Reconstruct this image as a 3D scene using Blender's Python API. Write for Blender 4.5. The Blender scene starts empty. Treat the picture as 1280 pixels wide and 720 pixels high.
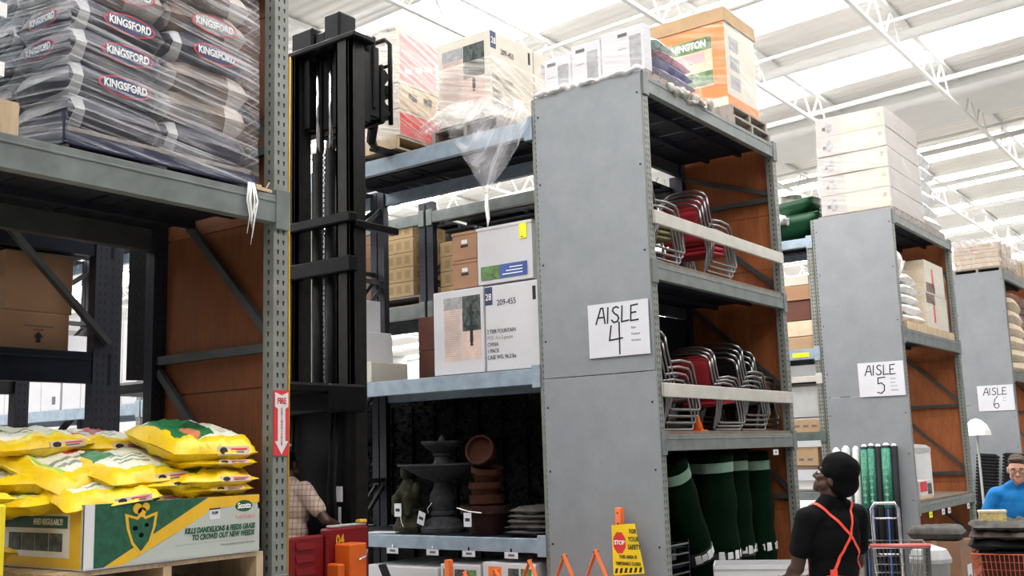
import bpy, math, random
from mathutils import Vector, Matrix, noise
from mathutils.bvhtree import BVHTree
S = bpy.context.scene
COL = S.collection
R = math.radians
# ------------------------------------------------------------------ camera, world, exposure
cd = bpy.data.cameras.new('camera'); cam = bpy.data.objects.new('camera', cd); COL.objects.link(cam)
cd.sensor_width = 36.0; cd.lens = 36.0*1312.55/1280.0; cd.clip_start = .05; cd.clip_end = 200
_y, _p, _r = R(53.766), R(8.93), R(-1.732)
_f = Vector((math.sin(_y)*math.cos(_p), math.cos(_y)*math.cos(_p), math.sin(_p)))
_rt = Vector((math.cos(_y), -math.sin(_y), 0)); _u = _rt.cross(_f)
_r2 = _rt*math.cos(_r)+_u*math.sin(_r); _u2 = -_rt*math.sin(_r)+_u*math.cos(_r)
m = Matrix((_r2, _u2, -_f)).transposed().to_4x4(); m.translation = Vector((-7.244, -3.942, 1.84))
cam.matrix_world = m
S.camera = cam
S.view_settings.view_transform = 'Standard'; S.view_settings.look = 'None'
S.view_settings.gamma = 1; S.view_settings.use_curve_mapping = False
S.view_settings.exposure = 0.0
SKY = 9.5          # brightness of the daylit roof panels
W = bpy.data.worlds.new('world'); S.world = W; W.use_nodes = True
W.node_tree.nodes['Background'].inputs[0].default_value = (.75, .86, 1, 1)
W.node_tree.nodes['Background'].inputs[1].default_value = .03
S.cycles.use_denoising = True
S.cycles.max_bounces = 8; S.cycles.diffuse_bounces = 3; S.cycles.transparent_max_bounces = 16

# ------------------------------------------------------------------ materials
MATS = {}
class NT:
    """small helper around a node tree"""
    def __init__(s, name):
        s.m = bpy.data.materials.new(name); s.m.use_nodes = True; s.t = s.m.node_tree
        s.b = s.t.nodes['Principled BSDF']; MATS[name] = s.m
    def n(s, typ, **kw):
        o = s.t.nodes.new(typ)
        for k, v in kw.items():
            if k.startswith('i'):
                o.inputs[int(k[1:])].default_value = v
            else: setattr(o, k, v)
        return o
    def l(s, a, b): s.t.links.new(a, b)
    def math(s, op, a, b=None):
        o = s.t.nodes.new('ShaderNodeMath'); o.operation = op
        for i, x in enumerate((a, b)):
            if x is None: continue
            if isinstance(x, (int, float)): o.inputs[i].default_value = x
            else: s.l(x, o.inputs[i])
        return o.outputs[0]
    def mix(s, fac, a, b):
        o = s.t.nodes.new('ShaderNodeMix'); o.data_type = 'RGBA'
        for sock, x in ((o.inputs[0], fac), (o.inputs[6], a), (o.inputs[7], b)):
            if isinstance(x, (int, float)): sock.default_value = x
            elif isinstance(x, tuple): sock.default_value = x if len(x) == 4 else (*x, 1)
            else: s.l(x, sock)
        return o.outputs[2]
    def uv(s):
        return s.n('ShaderNodeSeparateXYZ'), s.n('ShaderNodeUVMap')
    def noise(s, scale, vec=None, detail=3, rough=.6):
        o = s.n('ShaderNodeTexNoise'); o.inputs['Scale'].default_value = scale
        o.inputs['Detail'].default_value = detail; o.inputs['Roughness'].default_value = rough
        if vec is not None: s.l(vec, o.inputs['Vector'])
        return o.outputs['Fac']
    def ramp(s, fac, p0, p1):
        o = s.n('ShaderNodeMapRange'); s.l(fac, o.inputs[0])
        o.inputs[1].default_value = p0; o.inputs[2].default_value = p1
        return o.outputs[0]
    def bump(s, h, strength, dist=.01):
        o = s.n('ShaderNodeBump'); o.inputs['Strength'].default_value = strength; o.inputs['Distance'].default_value = dist
        s.l(h, o.inputs['Height']); s.l(o.outputs[0], s.b.inputs['Normal'])
    def rect(s, u, v, x0, x1, y0, y1):
        a = s.math('MULTIPLY', s.math('GREATER_THAN', u, x0), s.math('LESS_THAN', u, x1))
        b = s.math('MULTIPLY', s.math('GREATER_THAN', v, y0), s.math('LESS_THAN', v, y1))
        return s.math('MULTIPLY', a, b)
    def oval(s, u, v, cx, cy, rx, ry):
        a = s.math('POWER', s.math('DIVIDE', s.math('SUBTRACT', u, cx), rx), 2.0)
        b = s.math('POWER', s.math('DIVIDE', s.math('SUBTRACT', v, cy), ry), 2.0)
        return s.math('LESS_THAN', s.math('ADD', a, b), 1.0)

def mat(name, col, rough=.6, metal=0.0, var=.12, scale=6.0, bump=0.0, bscale=40.0, spec=.4):
    """plain material whose colour wanders a little by noise"""
    if name in MATS: return MATS[name]
    k = NT(name); co = k.n('ShaderNodeTexCoord').outputs['Object']
    f = k.noise(scale, co)
    lo = tuple(c*(1-var) for c in col); hi = tuple(min(1, c*(1+var)) for c in col)
    k.l(k.mix(k.ramp(f, .3, .7), lo, hi), k.b.inputs['Base Color'])
    k.b.inputs['Roughness'].default_value = rough; k.b.inputs['Metallic'].default_value = metal
    k.b.inputs['Specular IOR Level'].default_value = spec
    if bump: k.bump(k.noise(bscale, co), bump)
    return k.m

def mat_holes(name, col, cols):
    """galvanised steel with a column or two of teardrop slots every two inches (u from the face centre, v up)"""
    k = NT(name); sp, uv = k.uv(); k.l(uv.outputs[0], sp.inputs[0])
    u, v = sp.outputs[0], sp.outputs[1]
    mm = k.math('MULTIPLY', k.math('FRACT', k.math('DIVIDE', v, .0508)), .0508)
    hw = k.math('ADD', k.math('MULTIPLY', mm, .16), .0036)
    au = k.math('ABSOLUTE', k.math('SUBTRACT', k.math('ABSOLUTE', u), .0175 if cols == 2 else .0))
    hole = k.math('MULTIPLY', k.math('LESS_THAN', au, hw), k.math('LESS_THAN', mm, .024))
    co = k.n('ShaderNodeTexCoord').outputs['Object']
    f = k.ramp(k.noise(9, co, 4), .3, .7)
    base = k.mix(f, tuple(c*.78 for c in col), tuple(c*1.15 for c in col))
    k.l(k.mix(hole, base, (.004, .004, .005)), k.b.inputs['Base Color'])
    k.b.inputs['Roughness'].default_value = .5; k.b.inputs['Metallic'].default_value = .25
    return k.m

def mat_ply(name, c0, c1):
    k = NT(name); co = k.n('ShaderNodeTexCoord').outputs['Object']
    mp = k.n('ShaderNodeMapping'); k.l(co, mp.inputs[0]); mp.inputs['Scale'].default_value = (1.6, 1.6, .35)
    f = k.noise(5, mp.outputs[0], 6, .65)
    mp2 = k.n('ShaderNodeMapping'); k.l(co, mp2.inputs[0]); mp2.inputs['Scale'].default_value = (6, 6, .8)
    g = k.noise(11, mp2.outputs[0], 4)
    c = k.mix(k.ramp(f, .3, .7), c0, c1)
    k.l(k.mix(k.math('MULTIPLY', k.ramp(g, .5, .75), .45), c, tuple(x*.35 for x in c0)), k.b.inputs['Base Color'])
    k.b.inputs['Roughness'].default_value = .75
    return k.m

def mat_wrap(name, tint=(.9, .9, .95), lo=.52, hi=.74, amin=.02, amax=.70, ang=18, sx=1.0, sy=34):
    """stretch film: clear, with bright slanting pleats"""
    k = NT(name); uv = k.n('ShaderNodeUVMap')
    mp = k.n('ShaderNodeMapping'); k.l(uv.outputs[0], mp.inputs[0])
    mp.vector_type = 'TEXTURE'; mp.inputs['Rotation'].default_value = (0, 0, R(-ang)); mp.inputs['Scale'].default_value = (1/sx, 1/sy, 1)
    f = k.noise(1.0, mp.outputs[0], 5, .62)
    g = k.noise(2.5, uv.outputs[0], 3)
    h = k.ramp(k.math('ADD', k.math('MULTIPLY', f, .75), k.math('MULTIPLY', g, .25)), lo, hi)
    a = k.math('ADD', k.math('MULTIPLY', h, amax-amin), amin)
    tr = k.n('ShaderNodeBsdfTransparent'); mx = k.n('ShaderNodeMixShader')
    k.b.inputs['Base Color'].default_value = (*tint, 1); k.b.inputs['Roughness'].default_value = .22
    k.bump(f, .5, .02)
    k.l(a, mx.inputs[0]); k.l(tr.outputs[0], mx.inputs[1]); k.l(k.b.outputs[0], mx.inputs[2])
    k.l(mx.outputs[0], k.t.nodes['Material Output'].inputs[0])
    return k.m

def mat_emit(name, col, strength):
    k = NT(name); k.b.inputs['Base Color'].default_value = (*col, 1)
    k.b.inputs['Emission Color'].default_value = (*col, 1); k.b.inputs['Emission Strength'].default_value = strength
    return k.m

GALV = (.215, .225, .205)
mat('shaded_steel', (.06, .064, .068), .5, .2, .2, 7, spec=.2)  # galvanised braces and back beams with the racks' interior shade put into the colour
mat('galv', (.16, .178, .175), .5, .25, .22, 7)
mat('galv_blue', (.27, .34, .41), .5, .2, .18, 7)
mat('rail', (.47, .45, .415), .5, .1, .12, 7)
mat('dark_steel', (.016, .019, .03), .5, .3, .2, 8, spec=.12)
mat('dark_green_steel', (.10, .13, .12), .5, .3, .2, 8)
mat_holes('post_front', GALV, 2); mat_holes('post_side', tuple(c*.9 for c in GALV), 1)
mat_holes('shaded_post_front', (.018, .021, .034), 2); mat_holes('shaded_post_side', (.014, .017, .028), 1)  # darker copies of the post steel, shade painted in for back and backlit posts
k = NT('end_panel'); co = k.n('ShaderNodeTexCoord').outputs['Object']
f = k.ramp(k.noise(3.0, co, 6, .7), .3, .7); g = k.ramp(k.noise(26, co, 3), .55, .8)
c = k.mix(f, (.205, .22, .24), (.25, .267, .288)); k.l(k.mix(k.math('MULTIPLY', g, .35), c, (.18, .19, .21)), k.b.inputs['Base Color'])
k.b.inputs['Roughness'].default_value = .55; k.b.inputs['Metallic'].default_value = .1
mat_ply('plywood', (.24, .062, .014), (.40, .118, .030)); mat_ply('plywood_shaded', (.12, .033, .007), (.20, .06, .013))  # second plywood has the charcoal rack's interior darkness put into its colour
mat_ply('pallet_wood', (.40, .29, .18), (.62, .47, .31)); mat_ply('pallet_gray', (.20, .17, .15), (.36, .31, .28))
mat_ply('shelf_board', (.10, .075, .055), (.2, .15, .11))
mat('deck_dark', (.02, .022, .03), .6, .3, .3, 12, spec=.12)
mat('cardboard', (.34, .19, .11), .8, 0, .1, 4); mat('cardboard_dark', (.24, .13, .08), .8, 0, .12, 4)
mat('cardboard_light', (.40, .27, .155), .8, 0, .1, 4); mat('carton_red', (.12, .045, .03), .8, 0, .15, 4)
mat('tray_white', (.43, .46, .42), .7, 0, .06, 3); mat('carton_white', (.56, .555, .585), .7, 0, .04, 3); mat('carton_faint', (.40, .375, .36), .7, 0, .05, 3); mat('carton_cream', (.55, .52, .45), .7, 0, .05, 3)
mat('paper', (.60, .61, .66), .7, 0, .03, 3); mat('ink', (.015, .015, .02), .7, 0, 0); mat('ink_soft', (.12, .12, .13), .8, 0, 0)
mat('gray_print', (.32, .32, .33), .8, 0, .25, 20); mat('dark_print', (.055, .07, .065), .7, 0, .9, 22)
mat('blush_print', (.62, .47, .42), .8, 0, .12, 9); mat('tan_print', (.62, .50, .36), .8, 0, .15, 6)
mat('green_print', (.10, .19, .07), .7, 0, .6, 14); mat('navy_print', (.03, .045, .12), .6, 0, .1); mat('blue_print', (.05, .10, .32), .6, 0, .2)
mat('yellow_print', (.75, .78, .02), .6, 0, .05); mat('red_print', (.62, .03, .04), .6, 0, .05); mat('pink_print', (.80, .32, .34), .6, 0, .1)
mat('orange_print', (.85, .20, .04), .6, 0, .06); mat('white_ink', (.9, .9, .9), .6, 0, .02)
mat('black_rubber', (.012, .012, .014), .6, 0, .2, spec=.12); mat('mast_black', (.006, .006, .007), .45, .4, .35, 14, spec=.12)
mat('mast_gray', (.017, .017, .016), .5, .4, .25, 14, spec=.12)
mat('chrome', (.75, .75, .78), .12, 1.0, .03); mat('wire_chrome', (.22, .215, .215), .28, .9, .05)
mat('truck_red', (.17, .004, .008), .4, 0, .08); mat('safety_orange', (.85, .17, .02), .5, 0, .08); mat('barrier_orange', (.88, .20, .06), .5, 0, .08)
mat('chalk_white', (.66, .66, .67), .6, 0, .04)
mat('film_white', (.85, .84, .83), .35, 0, .06, 9, .25, 14)
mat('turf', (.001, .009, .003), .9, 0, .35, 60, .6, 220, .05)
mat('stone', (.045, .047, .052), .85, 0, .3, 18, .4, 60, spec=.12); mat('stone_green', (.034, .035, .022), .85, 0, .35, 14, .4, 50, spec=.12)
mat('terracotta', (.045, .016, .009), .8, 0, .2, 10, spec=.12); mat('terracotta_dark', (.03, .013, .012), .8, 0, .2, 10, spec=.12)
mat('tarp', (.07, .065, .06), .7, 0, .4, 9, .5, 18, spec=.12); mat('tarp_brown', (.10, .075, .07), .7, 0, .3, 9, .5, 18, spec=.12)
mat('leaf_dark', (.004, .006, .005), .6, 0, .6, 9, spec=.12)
mat('barrow_green', (.004, .05, .018), .4, 0, .15, 6); mat('barrow_teal', (.03, .10, .09), .4, 0, .15, 6)
mat('seat_olive', (.10, .085, .03), .8, 0, .15); mat('seat_red', (.30, .012, .02), .8, 0, .15); mat('seat_brown', (.04, .016, .013), .8, 0, .2, spec=.12)
mat('seat_black', (.006, .006, .007), .8, 0, .2, spec=.12)
mat('skin_dark', (.055, .023, .016), .5, 0, .08, 12); mat('skin_light', (.58, .30, .22), .5, 0, .08, 12)
mat('hair_black', (.003, .003, .0035), .9, 0, .3, 60, .8, 180, spec=.12); mat('hair_brown', (.055, .035, .025), .8, 0, .3, 60, .5, 150)
mat('shirt_black', (.003, .003, .004), .85, 0, .2, 8, spec=.12); mat('shirt_blue', (.0, .155, .44), .8, 0, .08, 8)
mat('jeans', (.03, .05, .10), .85, 0, .2, 12); mat('shoe', (.02, .02, .02), .6)
mat('strap_orange', (.95, .09, .05), .5, 0, .03); mat('eye_white', (.75, .74, .72), .3); mat('eye_dark', (.01, .008, .008), .2)
mat('pipe_gray', (.42, .43, .43), .5, 0, .1); mat('roof_white', (.82, .82, .80), .6, 0, .04, 2)
mat('concrete', (.28, .275, .265), .6, 0, .12, 1.5); mat('wall_paint', (.55, .56, .58), .8, 0, .05, 1)
mat('glass_red', (.5, .03, .04), .4, 0, 0); mat('canopy_white', (.9, .9, .9), .4)  # the parasol canopy is plain white and does not emit
mat_emit('monitor_glow', (.75, .85, 1), 1.2); mat_emit('exit_glow', (1, .06, .04), 1.2)
mat_emit('skylight', (1, .985, .955), SKY)
mat_wrap('wrap_clear', (.92, .92, .97), .47, .68, .03, .60, 7, .9, 46); mat_wrap('wrap_soft', (.95, .93, .92), .48, .74, .04, .45, 12, .8, 20)
mat_wrap('wrap_blush', (1, .93, .88), .44, .70, .06, .7, 18, .7, 24)
mat_wrap('wrap_loose', (.88, .87, .92), .42, .72, .10, .62, 62, 1.6, 11)
k = NT('roof_deck'); co = k.n('ShaderNodeTexCoord').outputs['Object']; sp = k.n('ShaderNodeSeparateXYZ'); k.l(co, sp.inputs[0])
wv = k.math('SINE', k.math('MULTIPLY', sp.outputs[0], 2*math.pi/.19))
k.l(k.mix(k.ramp(k.noise(.7, co), .3, .7), (.88, .85, .815), (.91, .885, .85)), k.b.inputs['Base Color']); k.bump(wv, .55, .03); k.b.inputs['Roughness'].default_value = .7
# plaid shirt
k = NT('plaid'); co = k.n('ShaderNodeTexCoord').outputs['Object']; sp = k.n('ShaderNodeSeparateXYZ'); k.l(co, sp.inputs[0])
def _band(x, per, ph, w): return k.math('LESS_THAN', k.math('FRACT', k.math('ADD', k.math('DIVIDE', x, per), ph)), w)
xy = k.math('ADD', sp.outputs[0], k.math('MULTIPLY', sp.outputs[1], .7))
c = k.mix(k.math('MULTIPLY', _band(xy, .085, .1, .22), .45), (.55, .43, .35), (.30, .20, .16))
c = k.mix(k.math('MULTIPLY', _band(sp.outputs[2], .085, .3, .22), .45), c, (.30, .20, .16))
c = k.mix(_band(xy, .085, .55, .05), c, (.10, .06, .06)); c = k.mix(_band(sp.outputs[2], .085, .75, .05), c, (.10, .06, .06))
k.l(c, k.b.inputs['Base Color']); k.b.inputs['Roughness'].default_value = .85

# ------------------------------------------------------------------ mesh builder
class MB:
    def __init__(s): s.v = []; s.f = []; s.uv = []; s.mi = []
    def face(s, idx, uv=None, mi=0):
        s.f.append(idx); s.uv.append(uv or [(0, 0)]*len(idx)); s.mi.append(mi)
    def hexa(s, P, mi=(0,)*6):
        """8 corners: bottom ring 0-3 anticlockwise from above, top ring 4-7; UVs in metres, u from each face's centre, v from its bottom"""
        b = len(s.v); s.v += [tuple(p) for p in P]
        for k, q in enumerate(((0, 1, 5, 4), (1, 2, 6, 5), (2, 3, 7, 6), (3, 0, 4, 7), (4, 5, 6, 7), (3, 2, 1, 0))):
            w = (Vector(P[q[1]])-Vector(P[q[0]])).length; h = (Vector(P[q[3]])-Vector(P[q[0]])).length
            s.face([b+i for i in q], [(-w/2, 0), (w/2, 0), (w/2, h), (-w/2, h)], mi[k] if len(mi) > 1 else mi[0])
        return s
    def box(s, x0, x1, y0, y1, z0, z1, mi=(0,)):
        return s.hexa([(x0, y0, z0), (x1, y0, z0), (x1, y1, z0), (x0, y1, z0), (x0, y0, z1), (x1, y0, z1), (x1, y1, z1), (x0, y1, z1)], mi)
    def bar(s, p0, p1, w, h, up=(0, 0, 1), mi=(0,)):
        p0, p1 = Vector(p0), Vector(p1); d = (p1-p0).normalized(); upv = Vector(up)
        if abs(d.dot(upv)) > .99: upv = Vector((0, 1, 0))
        a = d.cross(upv).normalized()*w/2; b = a.cross(d).normalized()*h/2
        return s.hexa([p0-a-b, p0+a-b, p1+a-b, p1-a-b, p0-a+b, p0+a+b, p1+a+b, p1-a+b], mi)
    def tube(s, pts, r, n=8, cap=True, closed=False):
        pts = [Vector(p) for p in pts]; N = len(pts); rs = r if isinstance(r, (list, tuple)) else [r]*N
        b = len(s.v); prev = None
        for i, p in enumerate(pts):
            if closed: t = (pts[(i+1) % N]-pts[i-1]).normalized()
            else: t = (pts[min(i+1, N-1)]-pts[max(i-1, 0)]).normalized()
            if prev is None:
                a = t.cross(Vector((0, 0, 1)));
                if a.length < .1: a = t.cross(Vector((0, 1, 0)))
            else: a = prev-t*prev.dot(t)
            a.normalize(); prev = a; c = t.cross(a)
            for j in range(n):
                q = p+(a*math.cos(2*math.pi*j/n)+c*math.sin(2*math.pi*j/n))*rs[i]; s.v.append(tuple(q))
        M = N if closed else N-1
        for i in range(M):
            for j in range(n):
                i2 = (i+1) % N
                s.face([b+i*n+j, b+i2*n+j, b+i2*n+(j+1) % n, b+i*n+(j+1) % n])
        if cap and not closed:
            s.face([b+j for j in range(n)]); s.face([b+(N-1)*n+j for j in range(n)][::-1])
        return s
    def cyl(s, p0, p1, r0, r1=None, n=20):
        return s.tube([p0, p1], [r0, r0 if r1 is None else r1], n)
    def lathe(s, prof, c=(0, 0, 0), n=28, wob=0):
        b = len(s.v); N = len(prof)
        for i, (r, z) in enumerate(prof):
            for j in range(n):
                a = 2*math.pi*j/n; rr = r*(1+wob*math.cos(8*a)); s.v.append((c[0]+rr*math.cos(a), c[1]+rr*math.sin(a), c[2]+z))
        for i in range(N-1):
            for j in range(n):
                s.face([b+i*n+j, b+i*n+(j+1) % n, b+(i+1)*n+(j+1) % n, b+(i+1)*n+j])
        s.face([b+j for j in range(n)][::-1]); s.face([b+(N-1)*n+j for j in range(n)])
        return s
    def prism(s, poly, o, ax, ay, depth):
        """polygon in the plane (ax, ay) at o, pushed back by depth against the outward normal ax x ay"""
        o, ax, ay = Vector(o), Vector(ax), Vector(ay); nn = ax.cross(ay).normalized(); b = len(s.v); N = len(poly)
        for d in (0, -depth):
            for x, y in poly: s.v.append(tuple(o+ax*x+ay*y+nn*d))
        s.face([b+i for i in range(N)], [tuple(p) for p in poly]); s.face([b+N+i for i in range(N)][::-1], [tuple(p) for p in poly][::-1])
        for i in range(N):
            j = (i+1) % N; s.face([b+i, b+N+i, b+N+j, b+j])
        return s
    def grid(s, fn, nu, nv, closed_u=False, uvs=None):
        b = len(s.v)
        for i in range(nu+1):
            for j in range(nv+1): s.v.append(tuple(fn(i/nu, j/nv)))
        q = lambda i, j: b+i*(nv+1)+j
        for i in range(nu):
            for j in range(nv):
                uv = [(i/nu, j/nv), ((i+1)/nu, j/nv), ((i+1)/nu, (j+1)/nv), (i/nu, (j+1)/nv)]
                if uvs: uv = [uvs(*t) for t in uv]
                s.face([q(i, j), q(i+1, j), q(i+1, j+1), q(i, j+1)], uv)
        return s
    def ell(s, c, r, nu=14, nv=10):
        c = Vector(c)
        b = len(s.v)
        for i in range(1, nv):
            ph = math.pi*i/nv
            for j in range(nu):
                th = 2*math.pi*j/nu; s.v.append((c.x+r[0]*math.sin(ph)*math.cos(th), c.y+r[1]*math.sin(ph)*math.sin(th), c.z-r[2]*math.cos(ph)))
        lo = len(s.v); s.v.append((c.x, c.y, c.z-r[2])); s.v.append((c.x, c.y, c.z+r[2]))
        for i in range(nv-2):
            for j in range(nu): s.face([b+i*nu+j, b+i*nu+(j+1) % nu, b+(i+1)*nu+(j+1) % nu, b+(i+1)*nu+j])
        for j in range(nu):
            s.face([lo, b+(j+1) % nu, b+j]); t = b+(nv-2)*nu; s.face([lo+1, t+j, t+(j+1) % nu])
        return s
    def cap(s, p0, p1, r0, r1, n=12):
        """round-ended tapering limb"""
        p0, p1 = Vector(p0), Vector(p1); d = (p1-p0).normalized(); pts = []; rs = []
        for i in range(5):
            a = math.pi/2*(1-i/4); pts.append(p0-d*r0*math.sin(a)); rs.append(max(1e-4, r0*math.cos(a)))
        for i in range(5):
            a = math.pi/2*i/4; pts.append(p1+d*r1*math.sin(a)); rs.append(max(1e-4, r1*math.cos(a)))
        return s.tube(pts, rs, n)
    def mesh(s, name):
        me = bpy.data.meshes.new(name); me.from_pydata(s.v, [], s.f); ul = me.uv_layers.new(name='UVMap')
        k = 0
        flat = []
        for uv in s.uv:
            for t in uv: flat += [t[0], t[1]]
        ul.data.foreach_set('uv', flat)
        me.polygons.foreach_set('material_index', s.mi); me.update()
        return me
    def obj(s, name, mats, parent=None, loc=(0, 0, 0), rot=(0, 0, 0), smooth=False, bev=0.0, seg=2, **props):
        me = s.mesh(name); o = bpy.data.objects.new(name, me); COL.objects.link(o)
        for mm in (mats if isinstance(mats, (list, tuple)) else [mats]): me.materials.append(MATS[mm])
        o.location = loc; o.rotation_euler = rot
        if parent: o.parent = parent
        if smooth: me.polygons.foreach_set('use_smooth', [True]*len(me.polygons))
        if bev:
            b = o.modifiers.new('bevel', 'BEVEL'); b.width = bev; b.segments = seg; b.limit_method = 'ANGLE'
        for k2, v2 in props.items(): o[k2] = v2
        return o

def tag(o, label, cat, group=None, kind=None):
    o['label'] = label; o['category'] = cat
    if group: o['group'] = group
    if kind: o['kind'] = kind
    return o
def thing(name, label, cat, loc=(0, 0, 0), rotz=0.0, group=None, rot=None):
    o = bpy.data.objects.new(name, None); COL.objects.link(o); o.empty_display_size = .1
    o.location = loc; o.rotation_euler = rot or (0, 0, rotz)
    return tag(o, label, cat, group)
def struct(o): o['kind'] = 'structure'; return o
def copy_tree(root, loc, rotz=None, label=None, group=None, swap=None, rot=None):
    r = root.copy(); COL.objects.link(r); r.location = loc
    if rotz is not None: r.rotation_euler = (0, 0, rotz)
    if rot is not None: r.rotation_euler = rot
    if label: r['label'] = label
    if group: r['group'] = group
    def rec(a, b):
        for ch in list(a.children):
            c = ch.copy(); COL.objects.link(c); c.parent = b
            if swap and c.type == 'MESH' and ch.name.split('.')[0] in swap:
                c.data = ch.data.copy(); c.data.materials[0] = MATS[swap[ch.name.split('.')[0]]]
            rec(ch, c)
    rec(root, r)
    return r
FX = (R(90), 0, R(-90))     # lettering on a face that looks towards -X
FY = (R(90), 0, 0)          # lettering on a face that looks towards -Y
def text(body, size, matname, parent, loc, rot, align='LEFT', sx=1.0, shear=0.0, name='lettering', bold=0.0, ext=.0006, spacing=1.0):
    cu = bpy.data.curves.new(name, 'FONT'); cu.body = body; cu.size = size; cu.align_x = align; cu.align_y = 'CENTER'
    cu.extrude = ext; cu.shear = shear; cu.offset = bold; cu.space_line = spacing; cu.resolution_u = 3
    t = bpy.data.objects.new('tmp', cu); COL.objects.link(t)
    dg = bpy.context.evaluated_depsgraph_get(); me = bpy.data.meshes.new_from_object(t.evaluated_get(dg))
    bpy.data.objects.remove(t); bpy.data.curves.remove(cu)
    me.materials.clear(); me.materials.append(MATS[matname])
    o = bpy.data.objects.new(name, me); COL.objects.link(o); o.parent = parent; o.location = loc; o.rotation_euler = rot; o.scale = (sx, 1, 1)
    return o
def stroke(lines, w, matname, parent, loc, rot, name='lettering'):
    """marker strokes drawn in a plane: polylines of (x, y)"""
    b = MB()
    for ln in lines:
        for (x0, y0), (x1, y1) in zip(ln, ln[1:]):
            d = Vector((x1-x0, y1-y0)); L = d.length or 1; ex = d/L*w*.35; nx = Vector((-d.y, d.x))/L*w/2
            p = [Vector((x0, y0))-ex-nx, Vector((x1, y1))+ex-nx, Vector((x1, y1))+ex+nx, Vector((x0, y0))-ex+nx]
            b.hexa([(q.x, q.y, -.0006) for q in p]+[(q.x, q.y, .0006) for q in p])
    return b.obj(name, matname, parent, loc, rot)
def patch(name, matname, parent, face, a0, a1, z0, z1, at, t=.0012, proud=.0012):
    """thin printed patch on a face: face 'X' (looks to -X, a is y) or 'Y' (looks to -Y, a is x) at plane `at`"""
    b = MB()
    if face == 'X': b.box(at-proud, at-proud+t, a0, a1, z0, z1)
    else: b.box(a0, a1, at-proud, at-proud+t, z0, z1)
    return b.obj(name, matname, parent)
def put(o):
    """a part whose mesh was written in world coordinates, under an unrotated thing"""
    o.location = -Vector(o.parent.location); return o

# ------------------------------------------------------------------ the building
mat('front_paint', (.22, .22, .23), .8, 0, .05, 1)
b = MB(); b.box(-16, 46, -14, 30, -.2, 0); struct(b.obj('floor', 'concrete'))
b = MB(); b.box(-16, 46, 30, 30.3, 0, 8.5); struct(b.obj('wall_back', 'wall_paint'))
b = MB(); b.box(46, 46.3, -14, 30, 0, 9.5); struct(b.obj('wall_right', 'wall_paint'))
b = MB(); b.box(-16, 46, -11.3, -11, 0, 9.5); struct(b.obj('wall_front', 'front_paint'))
b = MB(); b.box(-16.3, -16, -11, 30, 0, 9.5); struct(b.obj('wall_left', 'front_paint'))
RZ = lambda y: 8.0-.048*y                      # the roof falls gently away from the main aisle
strips = [(-3.4, -2.2), (-.6, .6), (2.7, 4.6), (5.6, 7.1), (9.0, 10.2), (15.2, 16.5), (18.1, 19.4), (21.2, 22.4), (24.2, 25.4), (27.2, 28.4), (30.2, 31.4), (34, 35.2), (38, 39.2)]
strips = [(-14.5, -13), (-10.5, -9), (-6.9, -5.6)]+strips
def slope_slab(mb, x0, x1, y0, y1, dz, t):
    mb.hexa([(x0, y0, RZ(y0)+dz), (x1, y0, RZ(y0)+dz), (x1, y1, RZ(y1)+dz), (x0, y1, RZ(y1)+dz),
             (x0, y0, RZ(y0)+dz+t), (x1, y0, RZ(y0)+dz+t), (x1, y1, RZ(y1)+dz+t), (x0, y1, RZ(y1)+dz+t)])
b = MB(); xs = -16.0
for a, c in strips:
    slope_slab(b, xs, a, -14, 30, 0, .06); xs = c
slope_slab(b, xs, 46.3, -14, 30, 0, .06); slope_slab(b, -16, 46.3, -14, -7, .0, .06)
struct(b.obj('ceiling', 'roof_deck'))
for i, (a, c) in enumerate(strips):
    b = MB(); slope_slab(b, a, c, -7, 30, .02, .03); struct(b.obj('window_%d' % (i+1), 'skylight'))
b = MB(); slope_slab(b, 11.35, 13.2, -6, 29, -.22, .2); struct(b.obj('trim_1', 'roof_white'))      # boxed flat panel under the deck
# purlin tubes along the aisles
nt = 2
for x, r, dz in ((-3.9, .05, -.3), (-.9, .05, -.3), (2.0, .05, -.3), (5.2, .075, -.32), (4.72, .03, -.25), (8.0, .075, -.3), (7.55, .03, -.22), (11.2, .09, -.3), (10.6, .05, -.22), (14.6, .06, -.3), (14.0, .03, -.22), (17.5, .06, -.3), (17.1, .03, -.22), (20.7, .07, -.3), (23.7, .06, -.3), (26.7, .06, -.3), (29.8, .06, -.3), (33, .06, -.3)):
    b = MB(); b.tube([(x, -13, RZ(-13)+dz), (x, 29.5, RZ(29.5)+dz)], r, 8); struct(b.obj('trim_%d' % nt, 'roof_white', smooth=True)); nt += 1
# open-web trusses across the aisles
for i in range(-5, 12):
    y = .03+2.07*i; zb, zt = RZ(y)-.56, RZ(y)-.06; b = MB()
    b.bar((-15, y, zb), (45, y, zb), .06, .05); b.bar((-15, y, zt), (45, y, zt), .08, .06)
    x = -15.0; k_ = 0
    while x < 45:
        if k_ % 3 != 2: b.tube([(x, y, zb), (x+.4, y, zt)], .016, 5); b.tube([(x+.4, y, zt), (x+.8, y, zb)], .016, 5)
        x += 1.07 if k_ % 3 == 2 else .8; k_ += 1
    o = struct(b.obj('roof_truss', 'roof_white'))
# a heater duct far down the roof
b = MB(); b.tube([(16.5, -6, 6.05), (30, -6.0, 6.05)], .22, 14)
struct(b.obj('trim_%d' % nt, 'pipe_gray', smooth=True)); nt += 1

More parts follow.
